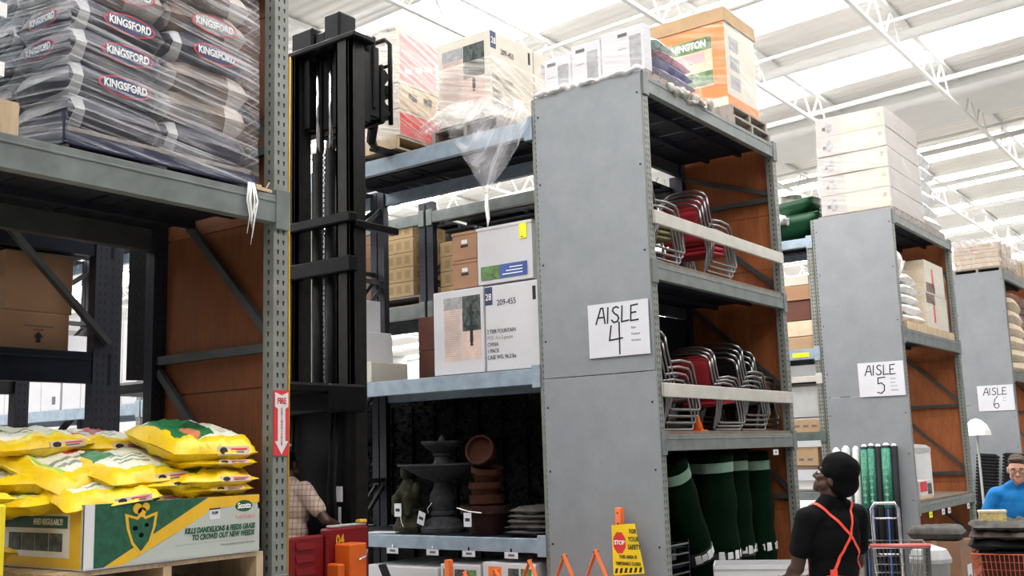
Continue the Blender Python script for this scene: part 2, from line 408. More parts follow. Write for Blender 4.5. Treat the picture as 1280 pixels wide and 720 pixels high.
# ------------------------------------------------------------------ racks
def rack(name, label, x0, x1, y0, y1, H, axis, shelves, dark=False, ply=(), z_brace=(.5, 1.6, 2.7, 3.8), brace_sides=(0, 1), posts=(0, 1, 2, 3), plymat='plywood', cat='pallet rack', bp=True):
    t = thing(name, label, cat, ((x0+x1)/2, (y0+y1)/2, 0))
    pf, ps, st = ('shaded_post_front', 'shaded_post_side', 'dark_steel') if dark else ('post_front', 'post_side', 'galv')  # dark racks carry their backlit shade in the steel colour
    pw, pd = .09, .075
    corners = []
    for i in (0, 1):
        for j in (0, 1):
            if axis == 'x': corners.append(((x0, x0+pw) if i == 0 else (x1-pw, x1), (y0, y0+pd) if j == 0 else (y1-pd, y1)))
            else: corners.append(((x0, x0+pd) if j == 0 else (x1-pd, x1), (y0, y0+pw) if i == 0 else (y1-pw, y1)))
    for n_, ((a, c), (d, e)) in enumerate(corners):
        if n_ not in posts: continue
        b = MB(); mi = (0, 1, 0, 1, 1, 1) if axis == 'x' else (1, 0, 1, 0, 1, 1)
        b.box(a, c, d, e, 0, H, mi); back = (n_ == 3 or n_ == 1 and not x0 in (0, 6.63, 13.2)) if axis == 'x' else (n_ in (1, 3) or 'rear' in label); put(b.obj('upright_post', ['shaded_post_front', 'shaded_post_side'] if back else [pf, ps], t))  # back posts take the post colour with shade painted in
    # frame bracing between the front and the back post of each side
    for s in brace_sides:
        for q, z in enumerate(z_brace):
            b = MB(); up = z_brace[q+1] if q+1 < len(z_brace) else H-.15
            if axis == 'x':
                x = x0+.045 if s == 0 else x1-.045
                b.bar((x, y0+pd, z), (x, y1-pd, z), .035, .045); b.bar((x, y0+pd, z+.06), (x, y1-pd, up-.06), .03, .04)
            else:
                y = y0+.045 if s == 0 else y1-.045
                b.bar((x0+pd, y, z), (x1-pd, y, z), .035, .045); b.bar((x0+pd, y, z+.06), (x1-pd, y, up-.06), .03, .04)
            put(b.obj('cross_brace', 'shaded_steel', t))
    for sh in shelves:
        z, h = sh['z'], sh.get('h', .13); bm = sh.get('mat', st)
        for side in sh.get('sides', (0, 1)):
            b = MB()
            if axis == 'x':
                ya, yb = (y0-.012, y0+.045) if side == 0 else (y1-.045, y1+.012)
                b.box(x0+pw*.75, x1-pw*.75, ya, yb, z-h, z)
                if side == 0 and sh.get('lip', True): b.box(x0+pw, x1-pw, ya-.004, ya, z-h*.28, z-h*.20)
                for xx in (() if dark else (x0, x1-pw)): b.box(xx+.002, xx+pw-.002, ya-.006, ya+.02, z-h-.03, z+.03)
            else:
                xa, xb = (x0-.012, x0+.045) if side == 0 else (x1-.045, x1+.012)
                b.box(xa, xb, y0+pw*.75, y1-pw*.75, z-h, z)
                for yy in (y0, y1-pw): b.box(xa-.006, xa+.02, yy+.002, yy+pw-.002, z-h-.03, z+.03)
            put(b.obj('beam', 'shaded_steel' if side == 1 and axis == 'x' else bm, t, bev=.004, seg=1))  # back beam of an end rack: shade painted into its steel
        if sh.get('deck', True):
            rnd = random.Random(int(z*100)+int(x0*10)); b = MB(); L0, L1 = (x0+.05, x1-.05) if axis == 'x' else (y0+.05, y1-.05)
            a = L0
            while a < L1-.06:
                w = rnd.uniform(.07, .16); e = min(L1, a+w)
                if axis == 'x': b.box(a, e, y0+.05, y1-.05, z-.022, z-.002)
                else: b.box(x0+.05, x1-.05, a, e, z-.022, z-.002)
                a = e+rnd.choice((.004, .006, .012, .03))
            # runners under the boards
            for f in (.33, .66):
                if axis == 'x': yy = y0+(y1-y0)*f; b.box(x0+.05, x1-.05, yy-.02, yy+.02, z-.06, z-.023)
                else: xx = x0+(x1-x0)*f; b.box(xx-.02, xx+.02, y0+.05, y1-.05, z-.06, z-.023)
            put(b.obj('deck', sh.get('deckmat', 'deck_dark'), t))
        if sh.get('board'):
            b = MB(); b.box(x0+.1, x1-.1, y0+.0, y1-.05, z+.001, z+.03); put(b.obj('shelf_board', 'shelf_board', t))
    for side in ply:
        zs = [0, 1.22, 2.2, 3.05, 3.6, 4.15, H] if axis == 'x' else [0, 1.22, 2.44, 3.66, H]
        b = MB()
        for za, zb in zip(zs, zs[1:]):
            if side == 1: b.box(x1-.004, x1+.012, y0+.02, y1-.01, za+.004, zb-.004)
            else: b.box(x0-.012, x0+.004, y0+.02, y1-.01, za+.004, zb-.004)
        if side == 1: b.box(x1+.004, x1+.011, y0+.02, y1-.01, 0, H)
        put(b.obj('side_panel', plymat, t))
    return t
def end_panel(t, x, y0, y1, H):
    """two sheets of gray board, one above the other, screwed over the end frame"""
    for za, zb, xx in ((0, 2.437, x-.024), (2.443, H, x-.02)):
        b = MB(); b.box(xx, x-.001, y0-(.012 if za == 0 else -.002), y1, za, zb); put(b.obj('end_panel', 'end_panel', t, bev=.003, seg=1))
    b = MB()
    for z in (.4, 1.1, 1.68, 2.2, 2.75, 3.4, 4.1, 4.7):
        for y in (y0+.035, y1-.035): b.cyl((x-.03, y, z), (x-.022, y, z), .008, n=8)
    put(b.obj('screw', 'dark_steel', t))

W4 = 1.10
rack4 = rack('endcap_rack', 'gray-paneled end rack with metal chair stacks above green turf rolls', 0, 2.75, 0, W4, 4.88, 'x',
    [dict(z=4.86, h=.14), dict(z=3.30, h=.13, board=True), dict(z=1.945, h=.125, board=True), dict(z=.55, h=.12)], ply=(1,), z_brace=(.4, 1.35, 2.35, 3.35, 4.3))
for z in (3.732, 2.348):
    b = MB(); b.box(.06, 2.70, -.03, .0, z-.11, z); put(b.obj('guard_rail', 'rail', rack4, bev=.004, seg=1))
end_panel(rack4, 0, 0, 1.05, 4.88)
b = MB(); b.box(.09, 2.66, 1.075, 1.085, .55, 3.16); put(b.obj('shade_panel', 'deck_dark', rack4))  # dark sheet added to keep the chair and turf bays in shade
rack5 = rack('endcap_rack', 'gray-paneled end rack with white cartons on top and fence rolls leaning beside it', 6.63, 9.585, 0, W4, 4.88, 'x',
    [dict(z=4.84, h=.13), dict(z=3.30, h=.17), dict(z=1.05, h=.12, board=True)], ply=(1,), z_brace=(.4, 1.35, 2.35, 3.35, 4.3))
end_panel(rack5, 6.63, 0, 1.05, 4.88)
rack6 = rack('endcap_rack', 'gray-paneled end rack behind the man in the blue shirt', 13.2, 16.0, 0, .86, 4.86, 'x',
    [dict(z=4.84, h=.13), dict(z=3.0, h=.14), dict(z=1.4, h=.12)], ply=(1,), z_brace=(.4, 1.35, 2.35, 3.35, 4.3))
end_panel(rack6, 13.2, 0, .86, 4.86)
rackL = rack('endcap_rack', 'pallet rack carrying the wrapped charcoal bags above yellow fertilizer bags', -6.5, -3.75, 0, 1.05, 4.88, 'x',
    [dict(z=3.14, h=.14), dict(z=1.275, h=.12)], ply=(1,), z_brace=(.3, 1.4, 2.39, 3.4, 4.3), brace_sides=(1,), plymat='plywood_shaded')
rackM = rack('backing_rack', 'dark pallet rack standing behind the charcoal rack with brown cartons on its shelf', -6.5, -3.72, 1.45, 2.5, 4.88, 'x',
    [dict(z=3.13, h=.11), dict(z=2.47, h=.175), dict(z=1.05, h=.1)], dark=True, z_brace=(), brace_sides=())
b = MB(); b.bar((-4.62, 1.405, 3.28), (-3.83, 1.405, 2.52), .03, .045, up=(0, 1, 0)); put(b.obj('cross_brace', 'shaded_steel', rackM))
b = MB(); b.box(-3.905, -3.815, 1.43, 1.50, 0, 4.6, (0, 1, 0, 1, 1, 1)); put(b.obj('upright_post', ['shaded_post_front', 'shaded_post_side'], rackM))
rack('pallet_rack', 'unseen pallet rack bay behind the charcoal rack, added to darken the aisle', -4.8, -3.75, 3.05, 5.8, 4.88, 'y',
    [dict(z=4.3, h=.13), dict(z=2.54, h=.13), dict(z=1.1, h=.12)], dark=True)  # out-of-view run of the row, added to block light from the aisle
# the rows that run back from the end racks
ROW = [dict(z=4.705, h=.15, mat='galv_blue'), dict(z=2.54, h=.135, mat='galv_blue'), dict(z=1.135, h=.115, mat='galv_blue')]
rack('pallet_rack', 'pallet rack bay with white fountain cartons above garden statues', 0, 1.05, 1.09, 3.88, 4.72, 'y', ROW, z_brace=(.5, 1.6, 2.7, 3.7), posts=(1, 2, 3), brace_sides=(1,))
rack('pallet_rack', 'pallet rack bay behind the black lift mast with white cartons', 0, 1.05, 3.90, 6.7, 4.72, 'y', ROW, posts=(0, 1, 2, 3))
for i, lab in enumerate(('second pallet rack bay beyond the black lift mast', 'third pallet rack bay beyond the black lift mast', 'farthest pallet rack bay beyond the black lift mast')):
    rack('pallet_rack', lab+', seen through the charcoal rack', 0, 1.05, 6.72+2.82*i, 9.52+2.82*i, 4.72, 'y', ROW, posts=(0, 1, 2, 3))
rack('pallet_rack', 'rear pallet rack bay behind the small brown cartons and the white fountain cartons', 1.7, 2.75, 1.09, 3.80, 4.72, 'y',
    [dict(z=4.6, h=.13), dict(z=3.54, h=.15), dict(z=2.3, h=.12), dict(z=1.0, h=.12)])
rack('pallet_rack', 'rear pallet rack bay with the tan carton stack on its shelf', 1.7, 2.75, 3.83, 6.6, 4.72, 'y',
    [dict(z=4.6, h=.13), dict(z=3.54, h=.15), dict(z=2.3, h=.12), dict(z=1.0, h=.12)])
rack('pallet_rack', 'pallet rack bay with the green wheelbarrow trays on top', 6.63, 7.68, 1.09, 3.88, 4.66, 'y',
    [dict(z=4.645, h=.12, mat='galv_blue'), dict(z=3.12, h=.14, mat='galv_blue'), dict(z=2.75, h=.08, mat='rail'), dict(z=1.99, h=.1, mat='dark_green_steel'), dict(z=1.2, h=.1)])
# ------------------------------------------------------------------ pallets, cartons, bags
def pallet(label, x0, x1, y0, y1, z, matname='pallet_wood', h=.13, group=None, along='x'):
    """stringers along `along`, boards across"""
    t = thing('wooden_pallet', label, 'pallet', ((x0+x1)/2, (y0+y1)/2, z), group=group)
    if along == 'y':
        for f in (0, .5, 1):
            x = x0+.02+(x1-x0-.04)*f; b = MB(); b.box(x-.02, x+.02, y0+.01, y1-.01, z+.018, z+h-.018); put(b.obj('stringer', matname, t))
        for nm, za, n_ in (('top_deck', z+h-.018, 7), ('bottom_deck', z, 4)):
            b = MB(); w = (y1-y0)/n_
            for i in range(n_): b.box(x0, x1, y0+i*w+.012, y0+(i+1)*w-.012, za, za+.018)
            put(b.obj(nm, matname, t))
    else:
        for f in (0, .5, 1):
            y = y0+.02+(y1-y0-.04)*f; b = MB(); b.box(x0+.01, x1-.01, y-.02, y+.02, z+.018, z+h-.018); put(b.obj('stringer', matname, t))
        for nm, za, n_ in (('top_deck', z+h-.018, 7), ('bottom_deck', z, 4)):
            b = MB(); w = (x1-x0)/n_
            for i in range(n_): b.box(x0+i*w+.012, x0+(i+1)*w-.012, y0, y1, za, za+.018)
            put(b.obj(nm, matname, t))
    return t
def carton(label, x0, x1, y0, y1, z0, z1, matname='cardboard', group=None, name='carton', cat='box', tape=None, lid=0, rotz=0):
    t = thing(name, label, cat, ((x0+x1)/2, (y0+y1)/2, z0), rotz, group)
    hx, hy, h = (x1-x0)/2, (y1-y0)/2, z1-z0
    b = MB(); b.box(-hx, hx, -hy, hy, 0, h-lid*.5-.002); b.obj('body', matname, t, bev=.006)
    b = MB()
    if lid:       # telescoping lid
        b.box(-hx-.006, hx+.006, -hy-.006, hy+.006, h-lid, h); b.obj('lid', matname, t, bev=.006)
    else:         # closed flaps that meet in the middle
        b.box(-hx+.004, hx-.004, -hy+.004, -.003, h-.004, h+.002); b.box(-hx+.004, hx-.004, .003, hy-.004, h-.004, h+.002)
        b.obj('flaps', matname, t)
    if tape:
        b = MB(); b.box(-hx-.001, hx+.001, -.025, .025, h+.001, h+.004); b.box(-hx-.002, -hx, -.025, .025, h*.8, h); b.box(hx, hx+.002, -.025, .025, h*.8, h)
        b.obj('tape', tape, t)
    return t
def pillow(L, Wd, T, seed=0, nu=26, nv=18, wr=.012, flat=.55, p=2.6):
    """a filled bag lying flat: two puffed sheets that meet in a seam; UV 0..1 over the top, v<0 side marks through uv"""
    b = MB(); rnd = Vector((seed*3.7, seed*1.3, seed*.71))
    def sh(u, v):
        x, y = 2*u-1, 2*v-1
        e = max(0, 1-abs(x)**p)**.5*max(0, 1-abs(y)**p)**.5
        return x, y, e
    for sgn in (1, -1):
        def fn(u, v, sgn=sgn):
            x, y, e = sh(u, v)
            n_ = noise.noise(Vector((x*2.2, y*2.2, sgn*3))+rnd)*wr*1.6+noise.noise(Vector((x*5, y*5, sgn*5))+rnd)*wr+noise.noise(Vector((x*11, y*11, sgn*5))+rnd)*wr*.6
            z = sgn*T/2*min(1, e*1.25)+n_*min(1, e*2)
            in_ = 1-.05*(1-abs(y)**4)*abs(x)**6
            return (x*L/2*(1-.03*abs(y)**3)+n_*.6, y*Wd/2*in_*(1-.04*abs(x)**3)+n_*.5, T/2+z)
        if sgn > 0: b.grid(fn, nu, nv, uvs=lambda u, v: (u, v))
        else: b.grid(lambda u, v: fn(1-u, v), nu, nv, uvs=lambda u, v: (1-u, -v*.5-.01))
    return b
# fertiliser bag: white face with a green flash and a red band, yellow edges
def bag_mat(name, variant):
    k = NT(name); sp, uv = k.uv(); k.l(uv.outputs[0], sp.inputs[0]); u, v = sp.outputs[0], sp.outputs[1]
    co = k.n('ShaderNodeTexCoord').outputs['Object']; wob = k.math('MULTIPLY', k.math('SUBTRACT', k.noise(7, co), .5), .10)
    v2 = k.math('ADD', v, wob); u2 = k.math('ADD', u, wob)
    yel = k.mix(k.ramp(k.noise(5, co), .3, .7), (.78, .50, .004), (.92, .66, .01))
    c = yel
    face = k.rect(u2, v2, .13, .87, .20, .92)
    c = k.mix(face, c, (.80, .80, .66))
    if variant == 0:
        c = k.mix(k.rect(u2, k.math('SUBTRACT', v2, k.math('MULTIPLY', u2, .25)), .10, .58, .12, .80), c, (.02, .17, .055))
        c = k.mix(k.oval(u2, v2, .34, .34, .10, .11), c, (.62, .20, .10))
        c = k.mix(k.oval(u2, v2, .55, .62, .14, .12), c, (.012, .08, .03))
        c = k.mix(k.rect(u2, v2, .66, .84, .3, .34), c, (.25, .3, .22))
    elif variant == 1:
        c = k.mix(k.rect(u2, v2, .12, .40, .55, .95), c, (.03, .2, .07))
        for a in (.34, .42, .50): c = k.mix(k.rect(u2, v2, .26, .62, a, a+.035), c, (.23, .28, .22))
        c = k.mix(k.rect(u2, v2, .84, 1.0, .18, .74), c, (.62, .07, .02))
        c = k.mix(k.rect(u2, v2, .3, .8, .16, .19), c, (.35, .6, .06))
    else:
        for a in (.30, .40, .66): c = k.mix(k.rect(u2, v2, .22, .66, a, a+.05), c, (.28, .30, .24))
        c = k.mix(k.rect(u2, v2, .50, .76, .52, .86), c, (.60, .06, .08))
        c = k.mix(k.rect(u2, v2, .14, .22, .2, .9), c, (.45, .62, .06))
    c = k.mix(k.math('MULTIPLY', k.ramp(k.noise(30, co, 2), .62, .72), .35), c, (.30, .26, .12))
    k.l(c, k.b.inputs['Base Color']); k.b.inputs['Roughness'].default_value = .32
    k.bump(k.noise(16, co, 4), .35, .02)
for i in range(3): bag_mat('fert_bag_%d' % i, i)
_fb = {}
def fert_bag(label, x, y, z, L, Wd, T, rz=0, variant=0, tilt=(0, 0), seed=0, side=True):
    t = thing('fertilizer_bag', label, 'bag', (x, y, z), rot=(R(tilt[0]), R(tilt[1]), R(rz)), group='yellow fertilizer bags in the display')
    pillow(L, Wd, T, seed).obj('sack', 'fert_bag_%d' % variant, t, smooth=True)
    if side:      # printed panel on the long edge that faces the aisle
        b = MB(); zc = T*.60; yy = -Wd*.485
        b.prism([(L*-.02, -T*.16), (L*.36, -T*.16), (L*.36, T*.16), (L*-.02, T*.16)], (0, yy, zc), (1, 0, 0), (0, .45, .9), .012)
        pl = b.obj('edge_label', 'blush_print', t)
        b = MB(); b.prism([(L*.05+L*.045*math.cos(a*math.pi/9), T*.13*math.sin(a*math.pi/9)) for a in range(18)], (0, yy-.0018, zc+.0006), (1, 0, 0), (0, .45, .9), .002)
        b.obj('oval_mark', 'ink', pl)
        for j, f in enumerate((.055, -.055)):
            b = MB(); b.prism([(L*.14, T*(f-.028)), (L*(.33-.04*j), T*(f-.028)), (L*(.33-.04*j), T*(f+.028)), (L*.14, T*(f+.028))], (0, yy-.0018, zc+.0006), (1, 0, 0), (0, .45, .9), .002)
            b.obj('small_print', 'red_print' if j == 0 else 'ink_soft', pl)
    return t
def wrap_shell(name, label, x0, x1, y0, y1, z0, z1, matname, seed=1, amp=.012, top=True, nz=14):
    """stretch film wound round a load: four wavy sides and a top sheet"""
    b = MB(); per = []; nx, ny = max(4, int((x1-x0)/.07)), max(4, int((y1-y0)/.07))
    for i in range(nx): per.append((x0+(x1-x0)*i/nx, y0, 0, -1))
    for i in range(ny): per.append((x1, y0+(y1-y0)*i/ny, 1, 0))
    for i in range(nx): per.append((x1-(x1-x0)*i/nx, y1, 0, 1))
    for i in range(ny): per.append((x0, y1-(y1-y0)*i/ny, -1, 0))
    N = len(per); b0 = len(b.v); s = 0; us = [0]
    for i in range(N):
        a, c = per[i], per[(i+1) % N]; s += math.hypot(c[0]-a[0], c[1]-a[1]); us.append(s)
    for j in range(nz+1):
        z = z0+(z1-z0)*j/nz
        for i, (x, y, nx_, ny_) in enumerate(per):
            d = amp*(1+noise.noise(Vector((us[i]*3, z*7, seed))))
            b.v.append((x+nx_*d, y+ny_*d, z))
    for j in range(nz):
        for i in range(N):
            i2 = (i+1) % N
            b.face([b0+j*N+i, b0+j*N+i2, b0+(j+1)*N+i2, b0+(j+1)*N+i], [(us[i], (z1-z0)*j/nz), (us[i+1], (z1-z0)*j/nz), (us[i+1], (z1-z0)*(j+1)/nz), (us[i], (z1-z0)*(j+1)/nz)])
    if top:
        b.face([b0+nz*N+i for i in range(N)], [(b.v[b0+nz*N+i][0], b.v[b0+nz*N+i][1]) for i in range(N)])
    t = b.obj(name, matname, smooth=True); cx, cy = (x0+x1)/2, (y0+y1)/2
    for v in t.data.vertices: v.co -= Vector((cx, cy, z0))
    t.location = (cx, cy, z0)
    return tag(t, label, 'plastic wrap')
ORD = ['lowest', 'second', 'third', 'fourth', 'fifth', 'sixth', 'seventh', 'eighth', 'ninth', 'topmost']

# ------------------------------------------------------------------ charcoal rack
pallet('pallet under the wrapped charcoal bags on the galvanized beam', -4.95, -3.955, .03, 1.02, 3.141, 'pallet_gray', .11, along='y')
def sack_mat(name, kind):
    k = NT(name); sp, uv = k.uv(); k.l(uv.outputs[0], sp.inputs[0]); u, v = sp.outputs[0], sp.outputs[1]
    co = k.n('ShaderNodeTexCoord').outputs['Object']; wob = k.math('MULTIPLY', k.math('SUBTRACT', k.noise(5, co), .5), .14)
    u2 = k.math('ADD', u, wob)
    if kind == 'navy':
        c = k.mix(k.ramp(k.noise(6, co), .3, .7), (.012, .012, .03), (.035, .033, .06))
        c = k.mix(k.rect(u, v, .05, .15, -2, 2), c, (.45, .45, .47)); c = k.mix(k.math('GREATER_THAN', u2, .93), c, (.12, .12, .13))
    elif kind == 'tan':
        c = k.mix(k.ramp(k.noise(4, co), .35, .65), (.05, .036, .03), (.20, .14, .105))
        c = k.mix(k.math('GREATER_THAN', u2, .72), c, (.52, .46, .42)); c = k.mix(k.math('LESS_THAN', u2, .07), c, (.30, .28, .27))
    else:
        c = k.mix(k.ramp(k.noise(4, co), .35, .65), (.22, .19, .18), (.45, .40, .37))
        c = k.mix(k.rect(u2, v, .2, .55, -2, 2), c, (.16, .12, .10))
    k.l(c, k.b.inputs['Base Color']); k.b.inputs['Roughness'].default_value = .45; k.bump(k.noise(12, co, 4), .4, .02)
for s_ in ('navy', 'tan', 'pale'): sack_mat('sack_'+s_, s_)
def oval_logo(t, x, y, z, face, sc=1.0, bg='pink_print'):
    """white-lettered oval badge of the charcoal bags"""
    b = MB(); ax = (1, 0, 0) if face == 'Y' else (0, -1, 0)
    pts = [(.105*sc*math.cos(a*math.pi/14), .036*sc*math.sin(a*math.pi/14)) for a in range(28)]
    b.prism(pts, (x, y, z), ax, (0, 0, 1), .004); lg = b.obj('logo_badge', 'red_print', t)
    b = MB(); dx = (0, -.0015) if face == 'Y' else (-.0015, 0)
    b.prism([(px*.93, py*.86) for px, py in pts], (x+dx[0], y+dx[1], z), ax, (0, 0, 1), .002); b.obj('badge_field', 'navy_print' if bg == 'navy' else 'gray_print', lg)
    text('KINGSFORD', .040*sc, 'white_ink', lg, (x+dx[0]*2.4, y+dx[1]*2.4, z), FY if face == 'Y' else FX, 'CENTER', .78, bold=.0012)
rnd = random.Random(5); kinds_l = ['navy', 'navy', 'navy', 'navy', 'pale', 'pale', 'navy', 'navy', 'navy']; kinds_r = ['navy', 'tan', 'tan', 'navy', 'tan', 'tan', 'tan', 'pale', 'tan']
ch_h = .147
for lay in range(9):
    z = 3.252+lay*ch_h; o_ = ORD[lay] if lay < 8 else 'topmost'
    for side in (0, 1):
        for row in (0, 1):
            if row == 1 and side == 1: continue
            L, Wd = .485+rnd.uniform(-.012, .012), .47
            x = -4.69 if side == 0 else -4.205; y = .265+row*.48
            kd = (kinds_l if side == 0 else kinds_r)[lay]
            if row == 1: kd = 'navy'
            where = ('front bag beside the small wooden pallet', 'rear bag behind it beside the small wooden pallet')[row] if side == 0 else 'front bag beside the plywood side'
            t = thing('charcoal_bag', '%s charcoal layer, %s' % (o_, where), 'bag', (x+rnd.uniform(-.008, .008), y+rnd.uniform(-.008, .008), z), R(rnd.uniform(-1.5, 1.5)), 'charcoal bags on the wrapped pallet')
            pillow(L, Wd, ch_h*1.12, seed=lay*7+side*3+row, wr=.009, nu=22, nv=16, p=5).obj('sack', 'sack_'+kd, t, smooth=True)
            if row == 0 and (side == 0 and lay not in (0,) or side == 1 and lay in (3, 4)):
                oval_logo(t, .03, -Wd*.5-.004, ch_h*.56, 'Y', 1.25, 'navy' if kd == 'navy' else 'g')
            if side == 0 and lay in (2, 3, 5, 6, 7):
                oval_logo(t, -L*.5-.004, 0, ch_h*.56, 'X', 1.1, 'navy')
wrap_shell('stretch_wrap', 'clear stretch film wound around the charcoal bag stack', -4.952, -3.948, .005, 1.0, 3.165, 4.62, 'wrap_clear', 3, .014)
b = MB()     # the blue slip sheet
b.box(-4.955, -3.95, .0, .012, 3.16, 3.215); b.box(-4.957, -4.945, .0, 1.0, 3.16, 3.30)
k = mat('blue_sheet', (.003, .006, .04), .35, 0, .2)
t = b.obj('slip_sheet', 'blue_sheet'); tag(t, 'dark blue plastic sheet along the bottom of the charcoal load', 'plastic sheet')
# loose film tail and wood scrap on the beam
b = MB(); rnd = random.Random(2)
for i in range(7):
    x = -4.0+rnd.uniform(-.015, .015); b.tube([(x, -.02, 3.17), (x+rnd.uniform(-.02, .02), -.03, 3.08), (x+rnd.uniform(-.02, .02), -.03, 3.0), (x+rnd.uniform(-.015, .015)-.01, -.028, 2.86+rnd.uniform(0, .14))], [.005, .004, .003, .001], 5)
tag(b.obj('film_tail', 'film_white', smooth=True), 'twisted strands of film hanging over the galvanized beam', 'plastic wrap')
b = MB(); b.bar((-3.97, .0, 3.152), (-3.86, .02, 3.155), .05, .016); b.bar((-3.96, .01, 3.168), (-3.91, .03, 3.175), .03, .014); b.bar((-3.89, .0, 3.168), (-3.87, .0, 3.20), .006, .006)
tag(b.obj('wood_splinter', 'pallet_wood'), 'broken bits of pallet wood lying on the galvanized beam', 'wood scrap')
pallet('bare wooden pallet end next to the charcoal load', -6.1, -5.115, .05, 1.0, 3.141, 'pallet_wood', .155)
mat('blue_film', (.10, .32, .50), .4, 0, .15)
t = thing('wrapped_load', 'light blue wrapped load standing on the bare wooden pallet', 'wrapped goods', (-5.63, .5, 3.298))
b = MB(); b.box(-.44, .44, -.42, .4, 0, 1.1); b.obj('body', 'blue_film', t, bev=.03)
b = MB(); [b.box(-.448, .448, -.428, .408, .1+i*.25, .16+i*.25) for i in range(4)]; b.obj('band', 'film_white', t)

# cartons on the rack behind
t = carton('large brown carton crossed by the diagonal brace, on top of another', -4.36, -3.965, 1.56, 2.2, 2.685, 3.015, 'cardboard', tape='cardboard_light')
t = carton('brown carton with a printed arrow, underneath the large carton', -4.385, -3.985, 1.55, 2.2, 2.472, 2.683, 'cardboard')
b = MB(); b.prism([(-.012, -.03), (.012, -.03), (.012, .0), (.028, .0), (0, .03), (-.028, 0), (-.012, 0)], (.02, -.327, .075), (1, 0, 0), (0, 0, 1), .002); b.obj('arrow_mark', 'ink', t)
for q, w in ((.135, .085), (.115, .03)):
    b = MB(); b.box(.02-w, .02+w, -.3265, -.324, q-.003, q+.004); b.obj('small_print', 'ink_soft', t)
b = MB(); b.box(-.055, .055, -.006, .006, -.35, .47)
for i in range(14): b.ell((0, -.008, -.28+i*.052), (.007, .004, .012), 8, 5)
t = b.obj('hanging_banner', 'black_rubber', loc=(-3.715, 1.30, 2.66), rot=(0, 0, R(-34))); b = MB(); b.bar((0, 0, .46), (-.131, .105, .46), .02, .02); b.obj('hook', 'black_rubber', t); tag(t, 'narrow black banner hanging between the two uprights', 'banner')

# ------------------------------------------------------------------ fertiliser display
t = pallet('wooden pallet carrying the printed fertilizer display tray', -4.93, -3.885, .0, 1.0, 1.277, 'pallet_wood', .145, along='y')
tr = thing('display_tray', 'printed cardboard display tray full of yellow fertilizer bags', 'display box', (-4.365, .47, 1.43))
X0, X1, Y0, Y1, Z0, Z1 = -4.81, -3.92, .0, .94, 1.432, 1.685
b = MB(); b.box(X0, X1, Y0, Y0+.008, Z0, Z1); put(b.obj('front_wall', 'tray_white', tr))
b = MB(); b.box(X0, X0+.008, Y0, Y1, Z0, Z1); put(b.obj('side_wall', 'tray_white', tr))
b = MB(); b.box(X1-.008, X1, Y0, Y1, Z0, Z1); put(b.obj('side_wall', 'tray_white', tr))
b = MB(); b.box(X0, X1, Y1-.008, Y1, Z0, Z1); put(b.obj('back_wall', 'tray_white', tr))
b = MB(); b.box(X0, X1, Y0, Y1, Z0-.006, Z0); put(b.obj('base', 'carton_white', tr))
mat('deep_green', (.012, .085, .045), .6, 0, .35, 25); mat('gold_print', (.72, .42, .02), .6, 0, .08); mat('golden_side', (.68, .42, .015), .6, 0, .06)
def fpoly(name, pts, m_, t_=.001): 
    b = MB(); b.prism(pts, (X0, Y0-t_, Z0), (1, 0, 0), (0, 0, 1), t_*.8+.0003); return put(b.obj(name, m_, tr))
Wf, Hf = X1-X0, Z1-Z0
fpoly('white_edge', [(0, 0), (.045, 0), (.045, Hf), (0, Hf)], 'chalk_white')
fpoly('gold_band', [(.045, .0), (.16, 0), (.42, .12), (.66, Hf*.80), (Wf, Hf*.86), (Wf, Hf), (.045, Hf)], 'gold_print', .0012)
fpoly('green_field', [(.045, 0), (.09, 0), (.60, Hf), (.045, Hf)], 'deep_green', .0018)
fpoly('white_field', [(.17, 0.0), (.30, .045), (.62, Hf*.78), (Wf, Hf*.74), (Wf, 0)], 'tray_white', .0024)
fpoly('gold_sweep', [(.10, 0), (.18, 0), (.68, Hf*.86), (.80, Hf), (.60, Hf)], 'gold_print', .0020)
sh = [(-.07, .075), (-.062, .02), (-.04, -.04), (0, -.085), (.04, -.04), (.062, .02), (.07, .075), (.02, .06), (0, .075), (-.02, .06)]
fpoly('shield', [(.26+x*1.12, .125+y*1.1) for x, y in sh], 'gold_print', .0032); fpoly('shield_field', [(.26+x*.9, .125+y*.9) for x, y in sh], 'deep_green', .0040)
for dx, dz, r_ in ((-.02, .10, .022), (.02, .105, .018), (0, .085, .02)):
    fpoly('dandelion', [(.26+dx+r_*math.cos(a*math.pi/8), .125+dz+r_*math.sin(a*math.pi/8)) for a in range(16)], 'gold_print', .0046)
for dx, dz, r_ in ((-.03, .02, .013), (.025, .03, .011), (0, -.01, .012)):
    fpoly('leaf_mark', [(.26+dx+r_*math.cos(a*math.pi/5), .125+dz+r_*math.sin(a*math.pi/5)*.8) for a in range(10)], 'turf', .0046)
fpoly('maker_oval', [(.80+.048*math.cos(a*math.pi/12), .205+.026*math.sin(a*math.pi/12)) for a in range(24)], 'deep_green', .0032)
def tt(body, x, z, size, m_, al='LEFT', sx=1., sh_=0., bold=0.): return put_text(text(body, size, m_, tr, (0, 0, 0), FY, al, sx, sh_, bold=bold), (X0+x, Y0-.0042, Z0+z))
def put_text(o, loc): o.location = Vector(loc)-Vector(o.parent.location); return o
tt('Scotts', .80, .206, .036, 'white_ink', 'CENTER', .85, 0, .0008); tt('Turf Builder', .865, .158, .026, 'pink_print', 'RIGHT', .9)
tt('KILLS DANDELIONS & FEEDS GRASS', .862, .112, .033, 'deep_green', 'RIGHT', .735, .18, .0012); tt('TO CROWD OUT NEW WEEDS', .858, .082, .033, 'deep_green', 'RIGHT', .735, .18, .0012)
fpoly('rule_line', [(.43, .055), (.86, .057), (.86, .059), (.43, .057)], 'gray_print', .0032); tt('Weed control plus lawn food that will not burn', .86, .042, .011, 'gray_print', 'RIGHT', .9)
